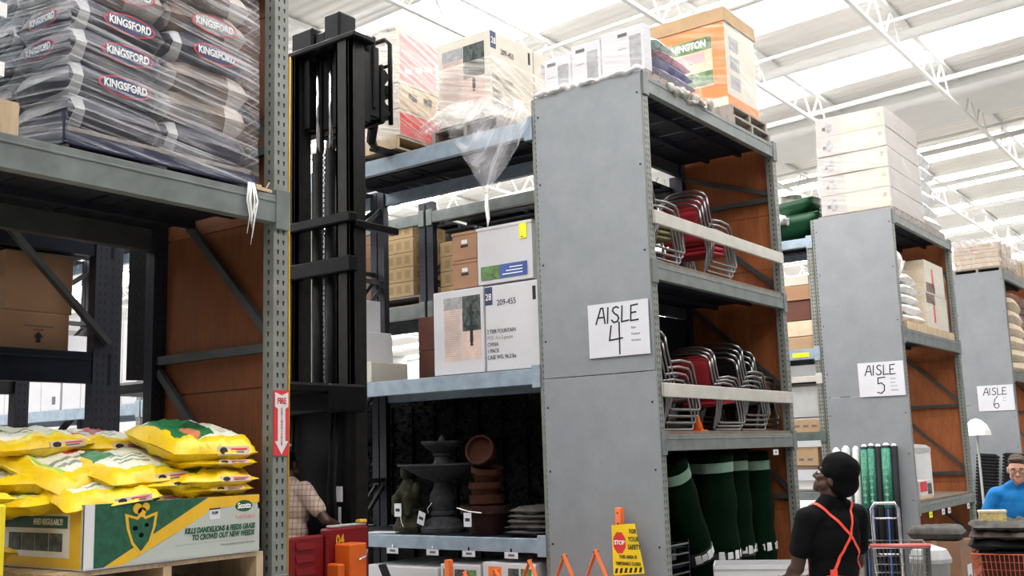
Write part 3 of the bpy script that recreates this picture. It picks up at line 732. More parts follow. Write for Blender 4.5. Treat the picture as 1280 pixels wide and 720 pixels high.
fpoly('price_card', [(.605, .155), (.665, .157), (.665, .205), (.605, .203)], 'paper', .0040); fpoly('price_card_top', [(.605, .197), (.665, .199), (.665, .205), (.605, .203)], 'ink', .0048); tt('19.99', .634, .182, .018, 'ink', 'CENTER', .9, 0, .001)
# the end wall that faces the small aisle
b = MB(); b.box(X0-.0012, X0, Y0+.02, Y1, Z0, Z1); put(b.obj('gold_end', 'golden_side', tr))
b = MB(); b.box(X0-.0024, X0-.001, Y0+.10, Y0+.62, Z0+.04, Z1-.035); put(b.obj('chart_panel', 'chalk_white', tr, bev=.001))
b = MB(); b.box(X0-.0036, X0-.002, Y0+.115, Y0+.62, Z1-.095, Z1-.045); put(b.obj('chart_heading', 'deep_green', tr))
put_text(text('FEED REGULARLY!', .034, 'white_ink', tr, (0, 0, 0), FX, 'RIGHT', .8, .15, bold=.0008), (X0-.0042, Y0+.15, Z1-.07))
for i in range(4):
    b = MB(); b.box(X0-.0036, X0-.002, Y0+.15+i*.105, Y0+.25+i*.105, Z0+.065, Z1-.115); put(b.obj('chart_cell', 'dark_print', tr))
# bags: three uneven columns, the front ones built up highest against the plywood
FB = [  # label, x, y, z, L, W, T, rz, variant, tilt, seed
 ('lowest yellow bag under the oval on the tray front', -4.15, .20, 1.625, .42, .34, .085, 1, 0, (8, 0), 1),
 ('thin yellow bag just above the tray rim by the plywood', -4.14, .19, 1.70, .43, .34, .062, -2, 2, (6, 0), 2),
 ('yellow bag with a green corner, third from the top by the plywood', -4.13, .185, 1.755, .45, .36, .075, 1, 0, (12, 0), 3),
 ('flattened yellow bag directly under the topmost green-faced bag', -4.13, .19, 1.825, .44, .36, .055, -1, 1, (6, 0), 4),
 ('topmost bag with green face and red blotch by the plywood', -4.16, .21, 1.875, .50, .40, .125, 3, 0, (17, 0), 5),
 ('yellow bag lying flat behind the tray edge next to the red-banded bag', -4.47, .22, 1.645, .44, .34, .075, 2, 2, (0, 0), 6),
 ('short yellow bag beside the red-ended bag, above the tray rim', -4.37, .17, 1.715, .34, .30, .06, -2, 1, (0, 0), 7),
 ('white-faced yellow bag slumped across the middle of the pile', -4.46, .24, 1.775, .46, .40, .105, 4, 1, (17, -3), 8),
 ('white-faced bag with a red end leaning on the tray rim', -4.65, .20, 1.70, .44, .40, .085, -4, 1, (18, -6), 9),
 ('crumpled yellow bag at the tray corner beside the yellow carton', -4.82, .34, 1.66, .40, .36, .08, 12, 2, (0, -4), 10),
 ('yellow bag tucked under the bag with the red tag', -4.86, .42, 1.735, .40, .40, .08, -8, 2, (0, 0), 11),
 ('white-faced bag with red lettering and an orange tag, propped at a slant', -4.70, .38, 1.795, .46, .46, .10, 14, 2, (24, -7), 12),
 ('yellow bag lying on top beside the dark carton gap', -4.78, .55, 1.905, .46, .42, .095, 6, 1, (8, -4), 13),
 ('yellow bag lying on top in the middle of the back row', -4.43, .58, 1.90, .46, .42, .09, -3, 2, (8, 0), 14),
]
for a in FB: fert_bag(a[0], a[1], a[2], a[3], a[4], a[5], a[6], a[7], a[8], a[9], a[10])
for i, (x, z) in enumerate(((-4.62, 1.44), (-4.13, 1.44), (-4.6, 1.53), (-4.15, 1.535), (-4.3, 1.62), (-4.7, 1.62), (-4.3, 1.72), (-4.7, 1.715), (-4.3, 1.81), (-4.72, 1.81))):
    t = fert_bag('yellow bag buried low at the back of the display tray, %s' % ['under all the others', 'under the topmost stack', 'second layer', 'second layer near the plywood', 'third layer near the plywood', 'third layer', 'fourth layer near the plywood', 'fourth layer', 'fifth layer near the plywood', 'fifth layer'][i], x, .68, z, .42, .40, .09, 0, 2, (0, 0), 20+i, side=False)
t = thing('yellow_carton', 'plain yellow carton standing next to the fertilizer tray', 'box', (-5.42, .35, 1.277))
mat('plain_yellow', (.80, .62, .02), .6, 0, .04); b = MB(); b.box(-.26, .262, -.4, .4, 0, .43); b.obj('body', 'plain_yellow', t, bev=.008)
b = MB(); b.box(-.25, .252, -.39, -.003, .43, .433); b.box(-.25, .252, .003, .39, .43, .433); b.obj('flaps', 'plain_yellow', t)
fert_bag('yellow bag hanging over the top of the yellow carton', -5.27, .14, 1.712, .36, .34, .05, 0, 2, (0, 5), 33, side=False)
# fire extinguisher sign on the upright
t = thing('fire_sign', 'red FIRE EXTINGUISHER arrow sign on the perforated upright', 'sign', (-3.79, -.002, 1.86))
b = MB(); b.box(-.048, .048, -.003, .0, 0, .315); b.obj('sign_plate', 'red_print', t)
b = MB(); b.prism([(-.041, .305), (0, .290), (.041, .305), (.041, .235), (.023, .225), (.023, .07), (.041, .07), (0, .006), (-.041, .07), (-.023, .07), (-.023, .225), (-.041, .235)], (0, -.0045, 0), (1, 0, 0), (0, 0, 1), .0015); b.obj('arrow', 'chalk_white', t)
text('FIRE', .040, 'red_print', t, (0, -.0055, .262), FY, 'CENTER', .78, bold=.001)
for i, c_ in enumerate('EXTINGUISHER'): text(c_, .0175, 'red_print', t, (0, -.0055, .224-i*.0152), FY, 'CENTER', .9, bold=.0004)
b = MB(); b.tube([(-3.722, .02, 3.9), (-3.718, .03, 3.2), (-3.722, .02, 2.4), (-3.72, .03, 1.2)], .006, 6)
tag(b.obj('yellow_rope', 'gold_print', smooth=True), 'thin yellow cord hanging down the edge of the perforated upright', 'cord')
# ------------------------------------------------------------------ fountain cartons, row beside the end panel
def fountain_picture(t, face, a0, a1, z0, z1, at, split=.5):
    """printed panel: text column beside a photograph of a tiered fountain"""
    am = a1-(a1-a0)*split if face == 'X' else a0+(a1-a0)*split      # X faces run right-to-left in y
    lo, hi = (am, a1) if face == 'X' else (a0, am)                     # text half
    pl, ph = (a0, am) if face == 'X' else (am, a1)                     # photo half
    tp = put(patch('text_column', 'blush_print', t, face, lo+.004, hi, z0, z1, at))
    h = z1-z0; w = ph-pl; px, pw = (pl+ph)/2, w
    ph_ = put(patch('photo', 'blush_print', t, face, pl, ph-.004, z0, z1, at))
    put(patch('photo_trees', 'dark_print', t, face, pl, ph-.004, z0+h*.45, z1, at-.0012))
    b = MB(); prof = [(.05, .02), (.03, .06), (.05, .10), (.04, .28), (.16, .33), (.16, .36), (.04, .38), (.035, .54), (.10, .58), (.10, .60), (.025, .62), (.03, .72), (.0, .76)]
    s_ = h*.9; pts = [(r*s_*.75, z*s_) for r, z in prof]+[(-r*s_*.75, z*s_) for r, z in prof[::-1]]
    o = (at-.0036, px, z0+h*.2) if face == 'X' else (px, at-.0036, z0+h*.2)
    b.prism(pts, o, (0, -1, 0) if face == 'X' else (1, 0, 0), (0, 0, 1), .001); put(b.obj('printed_fountain', 'ink', t))
    b = MB(); rr = random.Random(3)
    for i in range(22):
        z = z1-h*.22-i*h*.033; e = rr.uniform(.02, .12)*w
        if face == 'X': b.box(at-.0028, at-.002, lo+.012+e, hi-.012, z-.004, z)
        else: b.box(lo+.012, hi-.012-e, at-.0028, at-.002, z-.004, z)
    put(b.obj('small_print', 'gray_print', t))
    put(patch('photo_inset', 'gray_print', t, face, lo+.004, hi, z1-h*.19, z1, at-.0012))
def code_print(t, face, a0, a1, z0, z1, at):
    """stencilled model number and shipping text"""
    w, h = a1-a0, z1-z0
    def tx(body, fa, fz, size, sx=.8, m_='ink', al='LEFT'):
        if face == 'X': put_text(text(body, size, m_, t, (0, 0, 0), FX, al, sx), (at-.003, a1-w*fa, z0+h*fz))
        else: put_text(text(body, size, m_, t, (0, 0, 0), FY, al, sx), (a0+w*fa, at-.003, z0+h*fz))
    tx('209-455', .22, .79, .075, .85)
    for i, s_ in enumerate(('2 TIER FOUNTAIN', 'POP  4 x 2 pieces', 'CHINA', '1 PACK', 'CASE WG. 96.2 lbs')): tx(s_, .03, .46-i*.075, .05, .78, 'ink' if i != 1 else 'gray_print')
    blk = (a1-.085, a1-.002) if face == 'X' else (a0+.002, a0+.085)
    put(patch('corner_block', 'navy_print', t, face, blk[0], blk[1], z1-.17, z1-.008, at))
    if face == 'X': put_text(text('28', .085, 'white_ink', t, (0, 0, 0), FX, 'CENTER', .8), (at-.004, a1-.043, z1-.10))
    else: put_text(text('28', .085, 'white_ink', t, (0, 0, 0), FY, 'CENTER', .8), (a0+.043, at-.004, z1-.10))
    sq = (a0+.05, a0+.085) if face == 'X' else (a1-.085, a1-.05)
    put(patch('black_mark', 'ink', t, face, sq[0], sq[1], z1-.17, z1-.05, at))
pa = carton('white fountain carton with a printed fountain photograph, on the blue shelf beam', .06, .68, 1.735, 2.315, 2.552, 3.315, 'carton_white')
fountain_picture(pa, 'X', 1.765, 2.19, 2.67, 3.25, .06)
pb = carton('white fountain carton stencilled with a model number, next to the gray end panel', .075, .69, 1.12, 1.725, 2.552, 3.31, 'carton_white', rotz=0)
code_print(pb, 'X', 1.12, 1.725, 2.552, 3.31, .075)
pc = carton('white carton with a yellow sticker on top of the two fountain cartons', .08, .62, 1.195, 1.80, 3.33, 3.85, 'carton_white', lid=.03)
put(patch('yellow_sticker', 'yellow_print', pc, 'X', 1.245, 1.325, 3.69, 3.83, .074)); put(patch('green_label', 'green_print', pc, 'X', 1.55, 1.76, 3.37, 3.49, .074)); put(patch('blue_label', 'blue_print', pc, 'X', 1.25, 1.55, 3.37, 3.49, .074))
for i in range(3): put(patch('label_line', 'white_ink', pc, 'X', 1.30, 1.52-.04*i, 3.395+i*.028, 3.403+i*.028, .0725))
put(patch('red_stamp', 'red_print', pc, 'X', 1.28, 1.31, 3.70, 3.71, .0725))
b = MB(); b.box(.60, .63, 1.187, 1.193, 3.62, 3.66); put(b.obj('hand_hole', 'ink', pc))
for nm, z0, z1, lab in (('l', 3.33, 3.585, 'small brown carton with hand hole, under its twin beside the white stickered carton'), ('u', 3.59, 3.85, 'small brown carton with hand hole, on top of its twin beside the white stickered carton')):
    t = carton(lab, .09, .55, 1.812, 2.10, z0, z1, 'cardboard', lid=.03)
    put(patch('hand_hole', 'ink', t, 'X', 1.915, 2.0, z0+.115, z0+.14, .09)); put(patch('white_label', 'chalk_white', t, 'X', 1.925, 1.99, z0+.15, z0+.185, .09))

# top load beside the end panel: two cartons under loose film
pallet('pallet under the two film-covered fountain cartons on the upper beam', .0, 1.36, 1.45, 2.25, 4.706, 'pallet_gray', .13)
p2 = carton('film-covered fountain carton with a stencilled model number on the upper beam', .0, .675, 1.53, 2.15, 4.84, 5.66, 'carton_cream')
fountain_picture(p2, 'X', 1.60, 2.10, 4.99, 5.57, .0, .5); code_print(p2, 'Y', .0, .675, 4.84, 5.66, 1.53)
p2b = carton('film-covered fountain carton partly hidden behind the top of the AISLE panel', .69, 1.37, 1.53, 2.15, 4.84, 5.66, 'carton_cream')
fountain_picture(p2b, 'Y', .80, 1.34, 5.05, 5.55, 1.53, .5)
wrap_shell('stretch_wrap', 'clear stretch film around the two upper fountain cartons', -.012, 1.385, 1.515, 2.165, 4.84, 5.40, 'wrap_blush', 5, .012, top=False)
# loose film hanging over the beam
b = MB()
TOP = [(-.10, 2.36, 4.80), (-.07, 2.20, 4.95), (-.07, 2.0, 5.02), (-.08, 1.75, 5.0), (-.09, 1.5, 4.98), (-.08, 1.25, 4.92), (-.07, 1.12, 4.86)]
BOT = [(-.12, 2.34, 4.78), (-.11, 2.22, 4.76), (-.12, 1.98, 4.80), (-.14, 1.72, 4.40), (-.15, 1.50, 4.06), (-.13, 1.24, 4.36), (-.09, 1.05, 4.66)]
def drape(u, v):
    f = u*6; i = min(5, int(f)); f -= i
    a = Vector(TOP[i]).lerp(Vector(TOP[i+1]), f); c = Vector(BOT[i]).lerp(Vector(BOT[i+1]), f); p = a.lerp(c, v)
    p.x -= .035*math.sin(v*math.pi)+.03*noise.noise(Vector((u*9, v*4, 1)))+.02*noise.noise(Vector((u*22, v*5, 2)))
    return p
b.grid(drape, 48, 22, uvs=lambda u, v: (u*1.3, v*.8))
t = b.obj('hanging_film', 'wrap_loose', smooth=True); tag(t, 'torn sheet of clear film hanging down over the upper blue beam', 'plastic wrap')
b = MB(); b.tube([(-.15, 1.50, 4.08), (-.15, 1.505, 3.98), (-.145, 1.495, 3.86), (-.15, 1.50, 3.78)], [.012, .02, .016, .003], 7)
tag(b.obj('film_tail', 'film_white', smooth=True), 'twisted tip of film dangling below the torn hanging sheet', 'plastic wrap')
# load on the forks
pallet('pallet held on the lift forks beside the mast', -.02, 1.0, 2.66, 3.66, 4.765, 'pallet_wood', .13, along='y')
t1 = carton('red and white carton at the bottom of the load on the lift forks', .0, .98, 2.66, 3.64, 4.90, 5.16, 'carton_cream')
put(patch('red_face', 'red_print', t1, 'Y', .02, .96, 4.91, 5.14, 2.66)); put(patch('red_patch', 'red_print', t1, 'X', 2.95, 3.08, 4.93, 5.08, .0))
t1 = carton('tan carton with dark windows in the middle of the load on the lift forks', .0, .98, 2.66, 3.64, 5.165, 5.42, 'carton_cream')
put(patch('tan_face', 'tan_print', t1, 'Y', .02, .96, 5.175, 5.41, 2.66)); [put(patch('dark_window', 'dark_print', t1, 'Y', .15+i*.22, .27+i*.22, 5.28, 5.36, 2.659)) for i in range(3)]
t1 = carton('tall blush-printed carton at the top of the load on the lift forks', .0, .98, 2.66, 3.64, 5.425, 6.03, 'carton_cream')
put(patch('pink_face', 'pink_print', t1, 'Y', .03, .95, 5.46, 5.95, 2.66)); put(patch('red_patch', 'red_print', t1, 'X', 3.12, 3.24, 5.76, 5.95, .0))
put(patch('gray_patch', 'gray_print', t1, 'X', 2.83, 3.02, 5.83, 5.90, .0)); put(patch('gray_band', 'gray_print', t1, 'X', 2.78, 3.4, 5.975, 6.01, .0))
for i in range(6): put(patch('speck', 'ink_soft', t1, 'X', 2.69+i*.02, 2.70+i*.02, 5.965, 5.995, .0))
for i in range(5): put(patch('white_slash', 'white_ink', t1, 'Y', .1+i*.15, .2+i*.15, 5.55+i*.05, 5.60+i*.05, 2.6585))
wrap_shell('stretch_wrap', 'stretch film around the load on the lift forks', -.012, .992, 2.648, 3.652, 4.86, 6.03, 'wrap_blush', 9, .012, top=False)

# stock at the back of the middle shelf
for i in range(3):
    for j in range(2):
        carton('red-brown carton %s, deep in the shelf beside the fountain photograph' % ['lower, next to the upright', 'upper, next to the upright', 'lower, in the middle', 'upper, in the middle', 'lower, behind the fountain carton', 'upper, behind the fountain carton'][i*2+j],
               1.12, 1.6, 2.86+.30*(2-i)-.3, 3.14+.30*(2-i)-.3, 2.575+j*.36, 2.93+j*.36, 'carton_red', group='red-brown cartons deep in the middle shelf')
b = MB(); b.box(1.01, 1.70, 2.3, 3.75, 2.542, 2.57); t = b.obj('shelf_plank', 'shelf_board'); tag(t, 'dark plank bridging the two racks under the red-brown cartons', 'shelf plank')
# the tan stack on the rear rack
mt = k = NT('case_print'); sp, uv = k.uv(); k.l(uv.outputs[0], sp.inputs[0])
uu = k.math('FRACT', k.math('DIVIDE', sp.outputs[0], .13)); pm = k.math('MULTIPLY', k.math('LESS_THAN', k.math('ABSOLUTE', k.math('SUBTRACT', uu, .5)), .3), k.math('LESS_THAN', k.math('ABSOLUTE', k.math('SUBTRACT', sp.outputs[1], .085)), .045))
k.l(k.mix(k.math('MULTIPLY', pm, .55), (.42, .28, .13), (.22, .13, .05)), k.b.inputs['Base Color'])
def case(label, x0, x1, y0, y1, z0, z1, mat_, window=None):
    t = carton(label, x0, x1, y0, y1, z0, z1, mat_, 'tan cases on the rear rack')
    if window: put(patch('dark_window', 'ink', t, 'X', window[0], window[1], z0+.07, z0+.14, x0))
    return t
pallet('pallet under the tan case stack on the rear rack', 1.70, 2.7, 3.9, 5.3, 3.542, 'pallet_gray', .12)
WW = ['bottom', 'second', 'third', 'fourth', 'fifth']
for i in range(5):
    z = 3.665+i*.172
    case('brown case with a dark window in the %s tier behind the mast' % WW[i], 1.70, 2.3, 4.62, 5.2, z, z+.168, 'cardboard_dark', (4.80, 5.08))
    case('tan printed case in the %s tier beside the diagonal brace' % WW[i], 1.71, 2.3, 4.02, 4.60, z, z+.168, 'case_print')
for i in range(5):
    z = 3.665+i*.172
    if i < 4: case('tan printed case in the %s tier behind the small brown cartons' % WW[i], 1.76, 2.4, 3.05, 3.66, 3.545+i*.172, 3.713+i*.172, 'case_print')
carton('dark crate on top of the case stack behind the mast', 1.72, 2.2, 4.8, 5.2, 4.53, 4.58, 'cardboard_dark')
# cartons seen between the mast rails
for lab, y0, y1, z0, z1, pr in (('white carton with green pictures, under another between the mast rails', 3.93, 4.42, 2.55, 2.86, 1), ('white carton with two pictures, in the middle of the stack between the mast rails', 3.93, 4.40, 2.865, 3.16, 2), ('white carton with a green picture, topmost between the mast rails', 3.94, 4.38, 3.165, 3.47, 3)):
    t = carton(lab, .08, .6, y0, y1, z0, z1, 'carton_white')
    put(patch('picture', 'green_print' if pr != 2 else 'gray_print', t, 'X', y0+.12, y0+.33, z0+.05, z0+.14, .08)); put(patch('picture', 'gray_print', t, 'X', y0+.06, y0+.36, z1-.1, z1-.03, .08))
    for i in range(3): put(patch('small_print', 'ink_soft', t, 'X', y0+.05, y0+.09, z0+.06+i*.04, z0+.075+i*.04, .08))
carton('white carton lying flat under a smaller one beside the mast', .08, .6, 3.13, 3.66, 2.55, 2.75, 'carton_cream')
t = carton('white carton tipped on its side on the flat white carton', .10, .58, 3.30, 3.66, 2.753, 3.06, 'carton_white')
t.rotation_euler = (R(-4), 0, 0)
t = carton('tall white carton with black stripe behind the right mast rail', .12, .5, 3.40, 3.66, 3.075, 3.40, 'carton_white'); put(patch('black_stripe', 'ink', t, 'X', 3.41, 3.52, 3.24, 3.28, .12))
mat('gray_film', (.42, .40, .42), .4, 0, .25, 5)
t = thing('wrapped_load', 'film-wrapped gray load standing behind the mast on the blue shelf', 'wrapped goods', (.4, 5.05, 2.545))
pillow(.6, 1.1, .45, 4, p=8).obj('body', 'gray_film', t, smooth=True); b = MB(); b.box(-.29, .29, -.5, .5, .38, .62); b.obj('upper_bundle', 'film_white', t, bev=.05); b = MB(); b.box(-.31, -.30, -.45, .45, .05, .12); b.obj('label_strip', 'cardboard', t)
for i, (y0, y1, z1) in enumerate(((5.75, 6.2, 3.0), (6.22, 6.6, 3.1))):
    carton('white carton at the far end of the blue shelf, %s' % ('next to the gray load' if i == 0 else 'against the last upright'), .08, .6, y0, y1, 2.545, z1, 'carton_white')

# ------------------------------------------------------------------ garden statues on the low shelf
ZS = 1.138
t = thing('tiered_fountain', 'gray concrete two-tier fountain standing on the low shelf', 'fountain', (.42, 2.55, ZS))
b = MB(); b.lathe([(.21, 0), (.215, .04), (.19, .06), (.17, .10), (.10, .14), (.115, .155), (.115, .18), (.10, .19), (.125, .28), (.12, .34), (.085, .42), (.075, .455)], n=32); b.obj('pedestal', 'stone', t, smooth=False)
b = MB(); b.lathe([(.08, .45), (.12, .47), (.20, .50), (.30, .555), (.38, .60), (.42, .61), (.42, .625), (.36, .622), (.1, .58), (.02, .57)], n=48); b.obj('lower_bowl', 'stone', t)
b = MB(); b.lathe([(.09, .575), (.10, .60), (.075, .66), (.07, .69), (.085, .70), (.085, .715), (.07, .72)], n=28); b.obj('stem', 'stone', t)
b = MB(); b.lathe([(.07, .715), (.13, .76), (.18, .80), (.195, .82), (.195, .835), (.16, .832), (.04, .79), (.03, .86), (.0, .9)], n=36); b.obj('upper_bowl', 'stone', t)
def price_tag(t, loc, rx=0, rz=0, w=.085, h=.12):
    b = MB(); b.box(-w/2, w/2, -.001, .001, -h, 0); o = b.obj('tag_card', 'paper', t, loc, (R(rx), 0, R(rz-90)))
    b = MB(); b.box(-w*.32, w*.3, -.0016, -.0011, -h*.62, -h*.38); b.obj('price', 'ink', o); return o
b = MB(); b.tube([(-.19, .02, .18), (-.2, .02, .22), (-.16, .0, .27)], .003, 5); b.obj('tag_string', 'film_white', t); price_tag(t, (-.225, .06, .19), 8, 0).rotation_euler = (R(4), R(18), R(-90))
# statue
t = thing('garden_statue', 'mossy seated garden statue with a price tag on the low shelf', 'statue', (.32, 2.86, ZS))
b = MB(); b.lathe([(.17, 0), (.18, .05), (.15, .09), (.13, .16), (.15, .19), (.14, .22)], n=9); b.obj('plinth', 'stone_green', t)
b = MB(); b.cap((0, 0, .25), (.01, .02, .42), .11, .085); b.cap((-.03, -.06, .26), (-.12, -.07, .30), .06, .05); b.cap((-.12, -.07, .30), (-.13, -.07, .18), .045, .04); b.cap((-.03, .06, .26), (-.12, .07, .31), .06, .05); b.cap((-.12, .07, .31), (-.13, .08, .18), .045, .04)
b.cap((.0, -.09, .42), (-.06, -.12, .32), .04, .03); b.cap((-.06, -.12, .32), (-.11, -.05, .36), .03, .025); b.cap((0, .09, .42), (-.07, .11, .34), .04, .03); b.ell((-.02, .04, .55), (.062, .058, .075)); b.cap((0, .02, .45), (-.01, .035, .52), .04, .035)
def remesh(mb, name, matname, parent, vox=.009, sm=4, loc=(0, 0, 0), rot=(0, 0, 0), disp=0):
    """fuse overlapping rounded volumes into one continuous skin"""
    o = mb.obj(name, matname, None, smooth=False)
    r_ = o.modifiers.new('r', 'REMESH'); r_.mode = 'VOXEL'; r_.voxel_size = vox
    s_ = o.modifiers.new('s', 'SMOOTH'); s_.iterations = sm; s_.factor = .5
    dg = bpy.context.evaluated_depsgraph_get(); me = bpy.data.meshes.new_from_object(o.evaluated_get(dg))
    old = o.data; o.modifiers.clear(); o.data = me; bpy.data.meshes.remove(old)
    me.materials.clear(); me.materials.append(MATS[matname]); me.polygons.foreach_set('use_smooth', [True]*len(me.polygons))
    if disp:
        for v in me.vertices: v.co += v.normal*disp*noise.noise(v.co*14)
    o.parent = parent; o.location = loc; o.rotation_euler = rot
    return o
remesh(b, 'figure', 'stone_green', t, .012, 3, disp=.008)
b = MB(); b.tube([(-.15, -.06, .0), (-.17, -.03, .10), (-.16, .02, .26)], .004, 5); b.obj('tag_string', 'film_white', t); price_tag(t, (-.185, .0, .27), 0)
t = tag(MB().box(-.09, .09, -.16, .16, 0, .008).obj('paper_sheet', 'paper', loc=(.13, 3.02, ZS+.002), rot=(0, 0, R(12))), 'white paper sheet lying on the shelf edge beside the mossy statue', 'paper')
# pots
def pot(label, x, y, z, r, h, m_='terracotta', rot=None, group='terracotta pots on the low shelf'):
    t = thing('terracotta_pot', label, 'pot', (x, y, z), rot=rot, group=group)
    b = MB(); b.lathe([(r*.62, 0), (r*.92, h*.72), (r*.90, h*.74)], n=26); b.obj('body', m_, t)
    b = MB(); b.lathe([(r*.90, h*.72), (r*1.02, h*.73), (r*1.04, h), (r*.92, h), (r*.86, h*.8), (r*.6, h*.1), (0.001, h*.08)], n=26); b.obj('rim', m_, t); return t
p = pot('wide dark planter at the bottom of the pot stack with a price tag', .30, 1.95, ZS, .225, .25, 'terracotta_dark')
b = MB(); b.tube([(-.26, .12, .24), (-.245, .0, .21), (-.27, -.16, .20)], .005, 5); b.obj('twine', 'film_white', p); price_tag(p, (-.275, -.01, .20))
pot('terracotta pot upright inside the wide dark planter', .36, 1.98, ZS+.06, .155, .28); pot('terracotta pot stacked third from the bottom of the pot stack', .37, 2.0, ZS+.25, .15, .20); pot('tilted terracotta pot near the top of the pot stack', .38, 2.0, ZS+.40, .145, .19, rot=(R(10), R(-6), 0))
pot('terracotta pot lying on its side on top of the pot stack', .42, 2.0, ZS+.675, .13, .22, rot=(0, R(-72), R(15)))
# folded covers
for i in range(5):
    t = thing('folded_cover', 'folded gray mesh cover, %s of the pile at the end panel' % ['bottom', 'second', 'middle', 'fourth', 'top'][i], 'folded cover', (.34, 1.40, ZS+i*.045), R(random.Random(i).uniform(-5, 5)), 'folded gray covers on the low shelf')
    pillow(.42, .50-.03*i, .06, 50+i, wr=.012).obj('fabric', 'tarp', t, smooth=True)
# dark planting behind the statues
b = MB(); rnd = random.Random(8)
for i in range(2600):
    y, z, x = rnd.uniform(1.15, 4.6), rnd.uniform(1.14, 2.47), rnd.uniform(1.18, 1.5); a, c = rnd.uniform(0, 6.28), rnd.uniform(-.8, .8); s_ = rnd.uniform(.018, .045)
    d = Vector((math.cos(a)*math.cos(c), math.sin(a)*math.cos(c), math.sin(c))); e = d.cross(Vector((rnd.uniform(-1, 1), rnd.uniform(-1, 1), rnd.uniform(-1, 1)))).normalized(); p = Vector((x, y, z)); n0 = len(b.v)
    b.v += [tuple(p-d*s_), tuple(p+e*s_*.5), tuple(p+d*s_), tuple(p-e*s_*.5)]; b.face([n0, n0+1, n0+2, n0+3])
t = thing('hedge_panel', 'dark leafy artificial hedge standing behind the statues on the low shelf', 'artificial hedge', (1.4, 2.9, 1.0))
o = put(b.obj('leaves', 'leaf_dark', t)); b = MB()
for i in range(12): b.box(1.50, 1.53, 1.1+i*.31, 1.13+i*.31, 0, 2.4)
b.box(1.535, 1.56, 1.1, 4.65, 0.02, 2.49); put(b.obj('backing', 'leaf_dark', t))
# price tags under the low beam
for i, (y, lab) in enumerate(((2.79, 'under the mossy statue'), (2.31, 'under the concrete fountain'), (1.90, 'under the pot stack'), (1.445, 'under the folded covers'))):
    t = thing('price_tag', 'white price card hanging below the blue beam %s' % lab, 'price tag', (-.018, y, 1.022))
    b = MB(); b.box(-.002, 0, -.07, .07, -.052, .0); b.obj('card', 'paper', t); b = MB(); b.box(-.0026, -.0019, -.035, .03, -.036, -.016); b.obj('price', 'ink_soft', t); b = MB(); b.box(-.001, .001, -.008, .008, 0, .03); b.obj('clip', 'chrome', t)
# stock under the low shelf
for i, (y0, y1, zt, lab) in enumerate(((2.25, 3.1, .86, 'white carton below the shelf next to the red truck'), (1.78, 2.22, .90, 'carton with dark pictures below the shelf under the fountain'), (1.2, 1.75, .93, 'carton with a flower picture below the shelf behind the orange barricade'))):
    t = carton(lab, -.02, .8, y0, y1, .1, zt, 'carton_white')
    if i > 0:
        for j in range(3 if i == 1 else 2): put(patch('picture', 'green_print' if j % 2 == 0 else 'dark_print', t, 'X', y0+.04+j*.13, y0+.15+j*.13, zt-.2, zt-.04, -.02))
        if i == 2: put(patch('flower_picture', 'orange_print', t, 'X', y1-.2, y1-.06, zt-.12, zt-.03, -.02))
for y0, y1, lab in ((1.12, 2.2, 'under the pot stack'), (2.2, 3.1, 'beside the truck')):
    pallet('low pallet under the cartons below the shelf %s' % lab, -.04, .95, y0, y1, .0, 'pallet_gray', .098)

# far cartons on the same blue shelf
rr = random.Random(11); far = ['beside the stack between the mast rails', 'second along', 'third along', 'fourth along', 'fifth along', 'sixth along', 'seventh along', 'eighth along', 'farthest along']
y = 6.8
for i in range(9):
    w = rr.uniform(.72, .9); h = (1.0, .55, .95, .9, .6, 1.0, .9, .5, .9)[i]
    t = carton('far white carton on the blue shelf, %s' % far[i], .06, .8, y, y+w, 2.545, 2.545+h, 'carton_white'); put(patch('small_print', 'ink_soft', t, 'X', y+.1, y+.18, 2.62, 2.72, .06)); put(patch('seam', 'gray_print', t, 'X', y+w*.5-.006, y+w*.5+.006, 2.55, 2.54+h, .06)); y += w+.05
# ------------------------------------------------------------------ signs on the end panels
def aisle_sign(label, x, y0, y1, z0, z1, digit, notes, tilt=0):
    t = thing('aisle_sign', label, 'sign', (x-.036, (y0+y1)/2, (z0+z1)/2), rot=(R(tilt), 0, 0)); w, h = y1-y0, z1-z0
    b = MB(); b.grid(lambda u, v: (-.001-.006*max(0, v-.8)*u, -w/2+w*u, -h/2+h*v), 8, 8); pl = b.obj('poster', 'paper', t)
    sol = pl.modifiers.new('t', 'SOLIDIFY'); sol.thickness = .0015
    A = [[(0, 0), (.05, .125), (.07, .125), (.085, 0)], [(.018, .05), (.078, .05)]]
    I = [[(.0, 0), (.01, .125)]]
    Sg = [[(.068, .115), (.045, .125), (.02, .115), (.012, .095), (.03, .07), (.055, .055), (.066, .03), (.05, .005), (.02, .0), (.0, .02)]]
    L = [[(.008, .125), (.0, 0), (.065, .006)]]
    E_ = [[(.068, .125), (.008, .12), (.0, .0), (.068, .004)], [(.003, .062), (.05, .066)]]
    off = -.205; lines = []
    for g, adv in ((A, .108), (I, .040), (Sg, .092), (L, .082), (E_, .08)):
        lines += [[(px+off, py+.055) for px, py in ln] for ln in g]; off += adv
    D = {4: [[(-.065, .03), (-.085, -.085), (.035, -.075)], [(.01, .055), (.005, -.20)]],
         5: [[(.05, .02), (-.04, .015), (-.045, -.06), (.0, -.05), (.035, -.085), (.03, -.15), (-.01, -.185), (-.06, -.17)]],
         6: [[(.03, .03), (-.02, -.03), (-.045, -.11), (-.03, -.17), (.01, -.185), (.045, -.15), (.03, -.10), (-.01, -.10), (-.035, -.13)]]}[digit]
    stroke(lines+D, .0135, 'ink', t, (-.0035, 0, 0), FX)
    for i, s_ in enumerate(notes): text(s_, .026, 'ink_soft', t, (-.0035, -.115, .0-i*.05), FX, 'LEFT', .85, .2)
